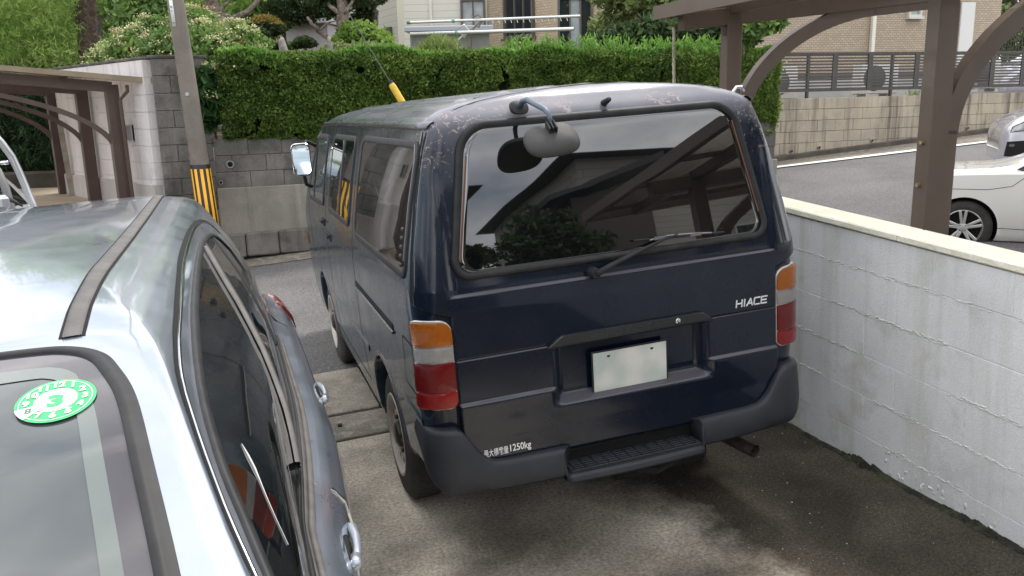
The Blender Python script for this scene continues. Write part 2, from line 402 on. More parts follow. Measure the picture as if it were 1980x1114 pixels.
o2 = sheet('white_road_line', mat('road_paint', (.78, .78, .76), (.68, .68, .66), rough=.6, scale=8), lin(5.6, 40, 34), [0, 1], lambda u, v: 0)
for k, vv in enumerate(o2.data.vertices):
    i = k % 35; u = 5.6 + i*34.4/34; v = 9.38-.085*(u-6.2) + (.19 if k >= 35 else 0); vv.co = W(u, v, road_z(u, v) + .012)
tag(o2, kind='structure')
o3 = tag(sheet('gutter_strip', M_verge, lin(-2.3, 6.2, 10), [7.45, 8.02], lambda u, v: road_z(u, v)+.003+.03*(v-7.45)), kind='structure')
M_sand = mat('sandy_lot', (.42, .35, .27), (.33, .27, .20), rough=.95, scale=1.5, bump=.4, c3=(.22, .17, .12), s3=5, lo3=.6, hi3=.75, grain=.2, coords='World')
tag(sheet('carport_lot_ground', M_sand, lin(-16, -2.3, 14), [7.9, 8.4, 9.0, 9.6, 13.6], lambda u, v: float(np.interp(v, [7.9, 9.4, 13], [road_z(-3, 7.9), .66, .74]))), kind='structure')
tag(sheet('garden_ground', M_soil, lin(-2.25, 60, 20), [8.2, 10, 14, 40], lambda u, v: 1.45 if (v > 10.1 or u < 6.3) else -.5), kind='structure')
tag(sheet('ground', M_far, lin(-300, 300, 12), [-300, -40, -9.5, 3, 7, 60, 320], lambda u, v: min(road_z(u, min(v, 8))-.6, 2.2) if abs(u) < 45 else -3.4), kind='structure')
# lot behind the white wall, where the right-hand carport and the white car stand
tag(sheet('neighbour_lot_ground', M_asph, lin(1.5, 16, 8), [-8, 0, 2, 3.3], lambda u, v: drive_z(u, v)-.02), kind='structure')
# ------------------------------------------------------------------ painted block wall beside the van
M_wpaint = mat('peeling_white_paint', (.80, .81, .82), (.71, .72, .73), rough=.75, scale=2.2, bump=.5, bscale=110, c3=(.45, .44, .34), s3=2.4, lo3=.56, hi3=.80, streak=.42, streakc=(.42, .42, .31), grain=.08, gscale=160, rand=-.03, coords='World', dist=.008)
M_cream = mat('cream_paint', (.85, .83, .70), (.78, .76, .62), rough=.7, scale=5, bump=.5, bscale=40, c3=(.5, .48, .36), s3=9, lo3=.6, hi3=.8, coords='World')
M_mortar = mat('joint_mortar', (.36, .36, .35), (.22, .22, .20), rough=1, scale=9, bump=.6, coords='World')
M_moss = mat('black_moss', (.018, .018, .012), (.05, .055, .03), rough=1, scale=14, bump=1, bscale=40)
ww = thing('white_block_wall', 'white painted block wall with cream coping to the right of the van', 'wall', mtx=VM)
TL = .062                                                   # the courses fall gently towards the camera
def wz(y, h): return h + TL*(y-.73)
rows = [-.10, .180, .385, .590, .800, 1.010, 1.185]
b = MB()
v = [(1.3675, -6.4, -.2), (1.3675, 3.1, -.2), (1.3675, 3.1, wz(3.1, 1.17)), (1.3675, -6.4, wz(-6.4, 1.17)), (1.50, -6.4, -.2), (1.50, 3.1, -.2), (1.50, 3.1, wz(3.1, 1.17)), (1.50, -6.4, wz(-6.4, 1.17))]
b.add(v, [(0, 1, 2, 3), (7, 6, 5, 4), (0, 3, 7, 4), (1, 5, 6, 2), (3, 2, 6, 7)]); b.build('mortar_core', M_wpaint, ww)
blk = {}
def shear_block(name, x0, x1, y0, y1, z0, z1, m, parent, wob=.0, bev=.006):
    b = MB(); b.box(((x0+x1)/2, (y0+y1)/2, (z0+z1)/2), (x1-x0, y1-y0, z1-z0), bev=bev); ym = (y0+y1)/2
    b.v = [(x + wob, y, z + TL*(y-.73)) for x, y, z in b.v]; return b.build(name, m, parent)
for r, (a, c) in enumerate(zip(rows[:-1], rows[1:])):
    y = -6.4 + (.2 if r % 2 else 0)
    while y < 3.05:
        shear_block('block', 1.363, 1.40, y+.0003, min(y+.3997, 3.1), a+.0008, c-.0008, M_wpaint, ww, random.uniform(-.0007, .0007), .0022); y += .40
for y in (-6.4, -3.2, .0): shear_block('coping', 1.350, 1.515, y, y+3.198 if y < 0 else 3.12, 1.192, 1.226, M_cream, ww)
# flaking ridges of paint over the joints
rr = MB()
def flake(y0, z0, y1, z1, n, amp):
    for k in range(n):
        t = k/n; y = y0+(y1-y0)*t + random.gauss(0, .004); z = z0+(z1-z0)*t + random.gauss(0, .0045)
        if noise.noise(Vector((y*1.3, z*3, 1))) < -.06: continue
        s = random.uniform(.002, .0055)*amp; L_ = random.uniform(.008, .022)
        dy, dz = ((L_, s) if abs(y1-y0) > abs(z1-z0) else (s, L_))
        x = 1.363; a = random.uniform(.001, .005)*amp
        q = [(x, y-dy, z-dz*.6), (x, y+dy, z-dz), (x, y+dy*.8, z+dz), (x, y-dy*.9, z+dz*.8), (x-a, y+random.uniform(-dy, dy)*.5, z+dz*.3)]
        rr.add(q, [(0, 1, 4), (1, 2, 4), (2, 3, 4), (3, 0, 4)])
for r, h in enumerate(rows[1:-1]):
    flake(-1.8, wz(-1.8, h), 3, wz(3, h), 520 if h < .9 else 240, .95)
for r, (a, c) in enumerate(zip(rows[:-1], rows[1:])):
    y = -6.4 + (.2 if r % 2 else 0)
    while y < 3:
        if y > -1.8: flake(y, wz(y, a), y+.001, wz(y, c), 4 if r < 3 else 1, .6)
        y += .4
for k in range(160):
    y = random.uniform(-1.5, 1.2); flake(y, wz(y, random.uniform(.03, .17)), y+.01, wz(y, .1), 1, 1.6)
tag(rr.build('flaking_paint', mat('flaking_paint', (.72, .73, .73), (.60, .60, .56), rough=.8, scale=6), ww), kind='stuff')
ms = MB()
for k in range(1500):                                        # black moss along the foot of the wall
    y = random.uniform(-1.6, 2.6); d = abs(random.gauss(0, .022)); nn = noise.noise(Vector((y*3, 0, 0)))
    h = max(.002, .024*max(0, nn+.15)*random.random()*2.0)
    x = 1.352-d*.6; s = random.uniform(.004, .016)
    ms.add([(x-s, y-s*2, .001), (x+s, y-s*1.6, h*.4), (x+s, y+s*1.8, h), (x-s*.6, y+s*2, .002), (x, y, .006+h*.8)], [(0, 1, 4), (1, 2, 4), (2, 3, 4), (3, 0, 4)])
tag(ms.build('wall_foot_moss', M_moss, ww), kind='stuff')
# ------------------------------------------------------------------ block walls across the road
def block_mesh(name, w, h, t, m, bev=.007):
    return MB().box((0, 0, 0), (w, t, h), bev=bev)
def block_wall(root, name, p0, p1, z_bot, z_top, mat_b, mat_core, bw=.4, bh=.2, t=.12, bot=None, gap=.005, bond=.5, wobble=.003, hide=None, gx=1., bev=.006):
    """blocks between two (u, v) points; courses level; each block an object sharing one mesh"""
    a = W(*p0, 0); c = W(*p1, 0); L_ = (c-a).length; dr = (c-a).normalized(); nr = Vector((-dr.y, dr.x, 0)); ang = math.atan2(dr.y, dr.x)
    proto = {}
    def get(w):
        k = round(w, 3)
        if k not in proto:
            o = MB().box((0, 0, 0), (k-gap*gx, t, bh-gap), bev=bev).build(name, mat_b, root); proto[k] = o.data; bpy.data.objects.remove(o)
        return proto[k]
    nrow = int(round((z_top-z_bot)/bh))
    core = MB(); mid = (a+c)/2 + Vector((0, 0, 0))
    Rm = Matrix.Rotation(ang, 3, 'Z')
    core.box(mid + nr*.006 + Vector((0, 0, (z_bot+z_top)/2)), (L_-.02, t-.012, z_top-z_bot-.01), rot=Rm); core.build('mortar_core', mat_core, root)
    for r in range(nrow):
        z = z_top - bh*(r+.5); x = -(bw*bond if r % 2 else 0)
        while x < L_-.02:
            x0 = max(x, 0); x1 = min(x+bw, L_)
            if x1-x0 > .05 and not (hide and hide(x0, x1, z)):
                pos = a + dr*((x0+x1)/2) + nr*random.uniform(-wobble, wobble) + Vector((0, 0, z))
                if bot is None or z + bh/2 > bot((x0+x1)/2):
                    o = link(bpy.data.objects.new(name, get(x1-x0)), root); o.location = pos; o.rotation_euler = (0, 0, ang)
            x += bw
M_grey = mat('weathered_grey_block', (.20, .185, .165), (.115, .108, .095), rough=.95, scale=1.6, bump=.6, bscale=60, c3=(.05, .048, .042), s3=2.6, lo3=.52, hi3=.72, streak=.45, streakc=(.05, .047, .042), grain=.22, gscale=120, rand=-.12, coords='World')
M_greym = mat('grey_mortar', (.13, .12, .11), (.07, .065, .06), rough=1, scale=6, coords='World')
M_beige = mat('beige_block', (.46, .40, .31), (.39, .34, .265), rough=.95, scale=1.2, bump=.6, bscale=60, c3=(.24, .20, .15), s3=2.2, lo3=.54, hi3=.78, streak=1.0, streakc=(.11, .09, .07), grain=.18, gscale=110, rand=-.06, coords='World')
M_beigem = mat('beige_mortar', (.17, .145, .11), (.10, .085, .065), rough=1, scale=6, coords='World')
M_lime = mat('limewashed_block', (.74, .70, .68), (.66, .62, .60), rough=.9, scale=1.3, bump=.3, bscale=50, c3=(.34, .30, .28), s3=1.8, lo3=.60, hi3=.85, streak=.5, streakc=(.24, .21, .20), grain=.06, rand=-.02, coords='World')
M_plaster = mat('grey_render', (.29, .265, .225), (.20, .185, .155), rough=.9, scale=.9, bump=.4, bscale=30, c3=(.30, .28, .24), s3=1.6, lo3=.56, hi3=.8, streak=.5, streakc=(.07, .065, .055), grain=.12, coords='World')
M_dirtcap = mat('blackened_capping', (.07, .065, .06), (.14, .13, .12), rough=1, scale=5, bump=.6, coords='World')
gw = thing('grey_block_wall', 'dark weathered concrete block wall below the hedge, stepped beside the utility pole', 'wall')
block_wall(gw, 'block', (-2.22, 8.0), (-1.62, 8.0), .64, 2.44, M_grey, M_greym)
block_wall(gw, 'block', (-1.62, 8.0), (6.4, 8.0), .89, 1.49, M_grey, M_greym)
ang = math.radians(18.561); RU = Matrix.Rotation(ang, 3, 'Z')
b = MB(); b.box(W(-1.92, 8.0, 2.455), (.66, .15, .035), rot=RU, bev=.006); b.build('capping', M_dirtcap, gw)
b = MB(); b.box(W(2.4, 7.985, .60), (8.05, .16, .60), rot=RU, bev=.01); b.build('rendered_band', M_plaster, gw)
b = MB(); b.box(W(-2.0, 7.985, .45), (.42, .16, .62), rot=RU, bev=.01); b.build('rendered_foot', M_plaster, gw)
for k in range(22):
    u = -2.15+k*.40; hh = .30 + random.uniform(-.01, .01); z = .165+.02*u
    b = MB(); b.box((0, 0, 0), (.39, .24, hh), bev=.018); o = b.build('footing_stone', M_grey, gw); o.location = W(u+.2, 7.94, z+.06); o.rotation_euler = (random.uniform(-.02, .02), 0, ang)
def ring_hole(px, py, v, r):
    o = at(px, py, 1); d = (o-CAM); O_ = W(0, v, 0); nv = UV.to_3x3() @ Vector((0, 1, 0)); t = (O_-CAM).dot(nv)/d.dot(nv); p = CAM+d*t
    b = MB(); c = Vector((0, 0, 0)); b.lathe([(-.012, r*.75), (-.016, r), (.0, r*1.15)], 'Y', n=16); b.lathe([(-.008, 0), (-.008, r*.8)], 'Y', n=16, mi=1)
    o = b.build('drain_pipe_end', [mat('pipe_grey', (.25, .24, .22), rough=.6), mat('hole_black', (.004, .004, .004), rough=1)], gw); o.location = p; o.rotation_euler = (0, 0, ang); return o
ring_hole(445, 318, 7.93, .042); ring_hole(427, 353, 7.90, .022)
lw = thing('limewashed_wall', 'pale limewashed block wall with a grille, behind the carport posts', 'wall')
block_wall(lw, 'block', (-3.75, 11.0), (-2.26, 8.06), .23, 2.43, M_lime, M_lime, bh=.2, gap=.005, wobble=.0004, gx=.1, bev=.002)
a_, c_ = W(-3.75, 11.0, 0), W(-2.26, 8.06, 0); dr_ = (c_-a_).normalized(); LW = Matrix.Rotation(math.atan2(dr_.y, dr_.x), 3, 'Z'); nrm = Vector((-dr_.y, dr_.x, 0))
b = MB(); b.box((a_+c_)/2 + Vector((0, 0, 2.447)), ((c_-a_).length, .14, .03), rot=LW, bev=.005); b.build('capping', M_dirtcap, lw)
b = MB(); b.box((a_+c_)/2 - nrm*.03 + Vector((0, 0, .62)), ((c_-a_).length, .12, .72), rot=LW, bev=.012); b.build('rendered_foot', mat('lime_render', (.54, .50, .475), (.46, .42, .40), rough=.9, scale=1, bump=.3, streak=.3, streakc=(.25, .22, .2), coords='World'), lw)
gp = at(252, 257, 10.25); g = MB()
g.box((0, .004, 0), (.20, .006, .20), mi=1)
for k in range(6): g.box((-.078+k*.031, -.014, 0), (.012, .012, .19))
g.box((0, -.014, .095), (.21, .016, .014)); g.box((0, -.014, -.095), (.21, .016, .014))
o = g.build('wall_grille', [mat('grille_metal', (.42, .40, .38), rough=.6), MATS['hole_black']], lw)
# place the grille on the wall face
dd = (gp-CAM); t = ((a_ - nrm*.066)-CAM).dot(nrm)/dd.dot(nrm); o.location = CAM+dd*t; o.rotation_euler = (0, 0, math.atan2(dr_.y, dr_.x))
rw = thing('beige_retaining_wall', 'beige block retaining wall with dark run-off streaks across the road', 'wall')
block_wall(rw, 'block', (6.45, 10.15), (20.5, 10.15), .57, 1.77, M_beige, M_beigem, gx=.35, bot=lambda x: road_z(6.45+x, 10)-.1)
b = MB(); b.box(W(13.5, 10.15, .35), (14, .10, .5), rot=RU); b.build('wall_footing', M_beige, rw)
kb = MB(); kb.box((0, 0, 0), (14, .12, .10), bev=.01); o = kb.build('foot_kerb', mat('kerb_dark', (.11, .095, .075), (.07, .06, .05), rough=1, scale=3, coords='World'), rw)
o.location = W(13.5, 10.03, road_z(13.5, 10)+.04); o.rotation_euler = (0, 0, 0); o.rotation_euler = (Matrix.Rotation(ang, 3, 'Z') @ Matrix.Rotation(-math.atan(.068), 3, 'Y')).to_euler()
for k, u in enumerate((8.3, 8.9, 10.1, 11.3, 12.4, 13.3)):
    b = MB(); b.lathe([(-.03, .02), (-.035, .028), (.0, .03)], 'Y', n=12); b.lathe([(-.02, 0), (-.02, .022)], 'Y', n=12, mi=1)
    o = b.build('weep_hole', [mat('pipe_grey', (.25, .24, .22)), MATS['hole_black']], rw); o.location = W(u, 10.09, road_z(u, 10)+.14); o.rotation_euler = (0, 0, ang)
# slatted fence on the retaining wall
M_fence = mat('dark_aluminium', (.055, .05, .047), (.07, .065, .06), rough=.45, metal=.3, scale=6)
fn = thing('slatted_fence', 'dark grey horizontal slat fence standing on the beige retaining wall', 'fence')
fz0, fz1 = 1.90, 2.56; vF = 10.25; nsl = 12; posts = [7.0, 8.72, 10.62, 12.5, 14.4, 16.3, 18.2, 20.1]
slm = None
for i in range(len(posts)-1):
    u0, u1 = posts[i], posts[i+1]
    for k in range(nsl):
        z = fz0+.03 + (fz1-fz0-.06)*k/(nsl-1); L_ = u1-u0-.06
        b = MB(); b.box((0, 0, 0), (L_, .014, .029)); o = b.build('slat', M_fence, fn); o.location = W((u0+u1)/2, vF, z); o.rotation_euler = (0, 0, ang)
    for z, h in ((fz1, .04), (fz0, .035)):
        b = MB(); b.box((0, 0, 0), (u1-u0, .035, h)); o = b.build('rail', M_fence, fn); o.location = W((u0+u1)/2, vF, z); o.rotation_euler = (0, 0, ang)
    for fr_ in ((.30, .72) if u1-u0 > 1.8 else (.5,)):
        b = MB(); b.box((0, 0, 0), (.11, .02, fz1-fz0)); o = b.build('slat_joiner', M_fence, fn); o.location = W(u0+(u1-u0)*fr_, vF-.012, (fz0+fz1)/2); o.rotation_euler = (0, 0, ang)
for u in posts:
    b = MB(); b.box((0, 0, 0), (.045, .05, .82)); o = b.build('fence_post', M_fence, fn); o.location = W(u, vF+.02, 2.17); o.rotation_euler = (0, 0, ang)
# ------------------------------------------------------------------ carports
M_brown = mat('brown_aluminium', (.135, .10, .078), (.12, .09, .07), rough=.5, metal=.2, scale=4, coat=.1, c3=(.16, .13, .11), s3=30, lo3=.66, hi3=.8)
M_brown2 = mat('faded_brown_aluminium', (.085, .055, .045), (.10, .066, .054), rough=.55, metal=.15, scale=4)
M_poly = mat('smoked_roof_sheet', (.62, .55, .48), rough=.12, trans=.92, ior=1.2)
M_bolt = mat('bolt_brass', (.45, .36, .22), rough=.4, metal=.8)
cpR = thing('carport', 'brown aluminium carport with curved braces over the neighbour lot right of the wall', 'carport')
pu = 2.30
def post_brace(root, M_, u, v, zb, zt, w=.135, d=.10, arm=3.0, slope=.10, sgn=1, brace=1.25, bolts=True):
    Rl = RU
    b = MB(); b.box(W(u, v, (zb+zt)/2), (w, d, zt-zb), rot=Rl, bev=.006); b.build('post', M_, root)
    b = MB()
    # cantilever arm
    p0 = W(u-sgn*.45, v, zt-.10-.45*slope); p1 = W(u+sgn*arm, v, zt-.10+arm*slope)
    dx = (p1-p0); L_ = dx.length; X = dx.normalized(); Yv = RU @ Vector((0, 1, 0)); Z = X.cross(Yv).normalized()
    if Z.z < 0: Z = -Z
    R3 = Matrix((X, Yv, Z)).transposed()
    b.box((p0+p1)/2, (L_, .09, .13), rot=R3, bev=.005); b.build('roof_arm', M_, root)
    # curved brace: quarter ellipse from the post to the arm
    V = []; Fc = []; n = 18; A = brace; Bh = .78
    for k in range(n+1):
        t = k/n*PI/2; cu = A*(1-math.cos(t)); cz = Bh*math.sin(t)
        tu, tz = A*math.sin(t), Bh*math.cos(t); l = math.hypot(tu, tz) or 1; nu, nz_ = -tz/l, tu/l
        if k == 0: nu, nz_ = -1, 0
        for s_, q in ((-.055, -.035), (-.055, .035), (.055, .035), (.055, -.035)):
            V.append(W(u + sgn*(.09+cu+nu*s_), v+q, zt-.16-Bh-.0+cz+nz_*s_+slope*cu))
    for k in range(n):
        for j in range(4): Fc.append((k*4+j, k*4+(j+1) % 4, (k+1)*4+(j+1) % 4, (k+1)*4+j))
    Fc += [(0, 1, 2, 3), (n*4+3, n*4+2, n*4+1, n*4)]
    b = MB(); b.add(V, Fc)
    b.box(W(u+sgn*(.09+brace+.36), v, zt-.16+slope*(brace+.36)), (.78, .07, .11), rot=R3)
    b.box(W(u+sgn*.09, v, zt-.16-Bh-.32), (.10, .07, .68), rot=RU)
    b.build('curved_brace', M_, root)
    if bolts:
        for z in (zt-.98, zt-1.22):
            b = MB(); b.lathe([(-.02, 0), (-.02, .012), (.0, .014)], 'X', n=8); o = b.build('bolt', M_bolt, root); o.location = W(u-w/2-.002, v-.0, z); o.rotation_euler = (0, 0, ang)
post_brace(cpR, M_brown, pu, .86, .0, 2.56)
post_brace(cpR, M_brown, pu, 2.92, .0, 2.56, bolts=False)
def inclined(name, root, M_, u0, u1, v0, v1, z0, slope, th_, mb=None):
    """board lying on the roof pitch"""
    V = []
    for u, v in ((u0, v0), (u1, v0), (u1, v1), (u0, v1)):
        for dz in (0, th_): V.append(W(u, v, z0+(u-pu)*slope+dz))
    b = mb or MB(); b.add(V, [(0, 2, 4, 6), (1, 7, 5, 3), (0, 1, 3, 2), (2, 3, 5, 4), (4, 5, 7, 6), (6, 7, 1, 0)]); return b if mb else b.build(name, M_, root)
rz0 = 2.50
inclined('gable_trim', cpR, M_brown, pu-.55, pu+3.2, 3.02, 3.07, rz0, .10, .10)
inclined('gable_trim', cpR, M_brown, pu-.55, pu+3.2, -4.55, -4.50, rz0, .10, .10)
inclined('eave_gutter', cpR, M_brown, pu-.60, pu-.52, -4.5, 3.07, rz0, .10, .10)
inclined('ridge_beam', cpR, M_brown, pu+3.15, pu+3.25, -4.5, 3.07, rz0, .10, .10)
inclined('post_beam', cpR, M_brown, pu-.05, pu+.05, -4.5, 3.02, rz0-.02, .10, .09)
for k in range(9): inclined('roof_sheet', cpR, M_poly, pu-.52, pu+3.15, -4.41+k*.825, -4.41+(k+1)*.825-.03, rz0+.085, .10, .006)
for k in range(10): inclined('roof_batten', cpR, M_brown, pu-.52, pu+3.15, -4.44+k*.825, -4.41+k*.825, rz0+.05, .10, .045)
post_brace(cpR, M_brown, pu, -1.2, .0, 2.56, bolts=False); post_brace(cpR, M_brown, pu, -3.3, .0, 2.56, bolts=False)
b = MB(); p = W(pu-.10, 2.90, 2.43); b.tube([p, p+Vector((0, 0, -.05)), p+Vector((.02, 0, -.12))], .014, 8); b.build('gutter_outlet', M_brown, cpR)
# carport across the road on the left
cpL = thing('carport', 'faded brown carport with low curved braces across the road beside the limewashed wall', 'carport')
PL = [(-4.72, 10.3, .4), (-5.58, 11.3, .62), (-6.50, 12.3, .70)]
ldir = Vector((PL[2][0]-PL[0][0], PL[2][1]-PL[0][1], 0)).normalized(); lang = math.atan2(ldir.y, ldir.x); LR = Matrix.Rotation(lang, 3, 'Z'); lout = Vector((ldir.y, -ldir.x, 0))
if lout.x > 0: lout = -lout
lout = Vector((-.93, -.36, 0)).normalized()
zt = 2.16
for i, (x, y, zb) in enumerate(PL):
    b = MB(); b.box((x, y, (zb-.9+zt)/2), (.10, .145, zt-zb+.9), rot=LR, bev=.005); b.build('post', M_brown2, cpL)
    V = []; Fc = []; n = 14; A = 1.9; Bh = .62
    for k in range(n+1):
        t = k/n*PI/2; c1_ = A*(1-math.cos(t)); c2_ = Bh*math.sin(t)
        tu, tz = A*math.sin(t), Bh*math.cos(t); l = math.hypot(tu, tz) or 1; nu, nz_ = -tz/l, tu/l
        for s_, q in ((-.028, -.022), (-.028, .022), (.028, .022), (.028, -.022)):
            V.append(Vector((x, y, 0)) + lout*(.03+c1_+nu*s_) + ldir*q + Vector((0, 0, zt-.78+c2_+nz_*s_+.10*c1_)))
    for k in range(n):
        for j in range(4): Fc.append((k*4+j, k*4+(j+1) % 4, (k+1)*4+(j+1) % 4, (k+1)*4+j))
    b = MB(); b.add(V, Fc); b.build('curved_brace', M_brown2, cpL)
    p0 = Vector((x, y, zt-.03)); p1 = p0+lout*3.2+Vector((0, 0, .34)); X = (p1-p0).normalized(); Z = X.cross(ldir).normalized(); Z = Z if Z.z > 0 else -Z
    b = MB(); b.box((p0+p1)/2, ((p1-p0).length, .09, .12), rot=Matrix((X, ldir, Z)).transposed()); b.build('roof_arm', M_brown2, cpL)
M_tan = mat('tan_fascia', (.26, .20, .13), (.22, .17, .11), rough=.6, scale=5)
def lroof(name, s0, s1, t0, t1, z, th_, m):
    V = []
    B0 = Vector((PL[0][0], PL[0][1], 0))
    for s_, t_ in ((s0, t0), (s1, t0), (s1, t1), (s0, t1)):
        for dz in (0, th_): V.append(B0+lout*s_+ldir*t_+Vector((0, 0, z+s_*.105+dz)))
    return MB().add(V, [(0, 2, 4, 6), (1, 7, 5, 3), (0, 1, 3, 2), (2, 3, 5, 4), (4, 5, 7, 6), (6, 7, 1, 0)]).build(name, m, cpL)
lroof('fascia', -.42, 3.3, -.30, -.24, 2.20, .06, M_tan); lroof('eave_gutter', -.46, -.42, -.30, 3.4, 2.19, .07, M_brown2)
for k in range(4): lroof('roof_sheet', -.42, 3.3, -.24+k*.9, -.27+(k+1)*.9, 2.235, .008, M_poly)
for k in range(5): lroof('purlin', -.4+k*.9, -.34+k*.9, -.22, 3.3, 2.185, .045, M_brown2)
pp = Vector((PL[0][0], PL[0][1], 0)); b = MB()
b.tube([pp+Vector((.22, -.06, 2.15)), pp+Vector((.22, -.06, 2.08)), pp+Vector((.12, -.06, 1.98)), pp+Vector((.12, -.04, .3))], .022, 8); b.build('downpipe', M_brown2, cpL)
b = MB(); b.box((0, 0, 0), (.07, .05, 1.15)); o = tag(b.build('wooden_stake', mat('weathered_wood', (.36, .33, .28), (.25, .22, .18), rough=.9, scale=6)), 'weathered pale wooden stake leaning by the farthest carport post', 'stake'); o.location = (-6.28, 12.05, 1.16); o.rotation_euler = (0, -.03, .4)
b = MB(); b.box((-8.2, 13.1, .78), (4.2, .3, .35), rot=Matrix.Rotation(.2, 3, 'Z'), bev=.03); tag(b.build('stone_kerb', mat('dark_stone', (.05, .045, .035), (.08, .07, .055), rough=1, scale=4)), 'low dark stone kerb under the bamboo behind the left carport', 'kerb')
# ------------------------------------------------------------------ utility pole and guy wire
M_pole = mat('pole_concrete', (.215, .185, .16), (.17, .148, .128), rough=.9, scale=3, bump=.3, bscale=60, streak=.4, streakc=(.11, .095, .085), grain=.12)
pl = thing('utility_pole', 'grey concrete utility pole with yellow and black striped band', 'pole', loc=W(-1.765, 7.62, -.1))
lean = Vector((-.045, .0, 1)); 
def pole_pt(z): return (-.03*0 + lean.x*(z-.8), 0, z+.1)
def prad(z): return .113-.0068*z
b = MB(); b.lathe([(0, prad(0)), (11, prad(11)), (11, 0)], 'Z', n=36)
b.v = [(x + lean.x*(z-.9), y, z) for x, y, z in b.v]; b.build('shaft', M_pole, pl, autos=40)
M_yel = mat('band_yellow', (.85, .42, .012), rough=.45); M_blk = mat('band_black', (.012, .012, .012), rough=.5)
z0b, z1b = .28, 1.27
def arcband(name, a0, a1, za, zb_, off, m):
    V = []; n = 8
    for z in (za, zb_):
        for k in range(n+1):
            a = a0+(a1-a0)*k/n; r = prad(z)+off; V.append((r*math.cos(a)+lean.x*(z-.9), r*math.sin(a), z))
    o = mesh(name, V, [(k, k+1, n+2+k, n+1+k) for k in range(n)], m, pl, True)
    md = o.modifiers.new('s', 'SOLIDIFY'); md.thickness = .003; return o
arcband('black_band', -PI, 0, z0b-.05, z1b+.05, .003, M_blk); arcband('black_band', 0, PI, z0b-.05, z1b+.05, .003, M_blk)
nst = 10
for k in range(nst): arcband('yellow_stripe', -PI-.06+k*2*PI/nst, -PI-.06+(k+.50)*2*PI/nst, z0b, z1b, .007, M_yel)
# plate high on the pole
a0 = -1.80; V = []
arcband('number_plate', a0-.22, a0+.24, 2.86, 3.20, .006, mat('plate_white', (.72, .74, .70), (.66, .68, .64), rough=.4, scale=20))
for zc, w_, h_ in ((3.165, .05, .006), (3.15, .03, .006), (3.07, .022, .02), (3.03, .012, .012), (2.90, .055, .008)):    # print too small to read
    r = prad(zc)+.0115; a = a0+.01; b = MB(); b.box((0, 0, 0), (w_, .001, h_)); o = b.build('plate_print', mat('plate_ink', (.20, .22, .21)), pl)
    o.location = (r*math.cos(a)+lean.x*(zc-.9), r*math.sin(a), zc); o.rotation_euler = (0, 0, a+PI/2)
b = MB(); b.lathe([(-.006, 0), (-.006, .02), (0, .022)], 'Y', n=14); o = b.build('round_marker', mat('marker_grey', (.42, .42, .42), rough=.5), pl); z = 2.12; o.location = (lean.x*(z-.9)+.012, -prad(z)-.004, z)
for z in (2.5, 2.33, 1.95, 1.6, 1.45, 3.6, 4.4):
    b = MB(); b.lathe([(-.02, 0), (-.02, .008), (0, .010)], 'Y', n=8); o = b.build('step_socket', M_pole, pl); o.location = (lean.x*(z-.9)-.085, -prad(z)*.72, z)
gy = thing('guy_wire', 'thin stay wire in a yellow plastic guard in front of the hedge behind the van', 'wire')
g0, g1, g2 = at(720, 98, 10.4), at(755, 160, 10.38), at(800, 235, 10.35)
ddr = (g2-g1).normalized(); gt = g1-ddr*7
b = MB(); b.tube([gt, g1], .006, 6); b.build('wire', mat('wire_grey', (.12, .12, .12), rough=.5, metal=.5), gy)
b = MB(); b.tube([g1, g1+ddr*.06, g1+ddr*2.15], [.030, .043, .047], 14); b.build('guard', mat('guard_yellow', (.72, .47, .045), (.62, .42, .06), rough=.5, scale=9), gy)
b = MB(); b.tube([g1-ddr*.02, g1+ddr*.02], .034, 12); b.build('guard_clip', M_blk, gy)
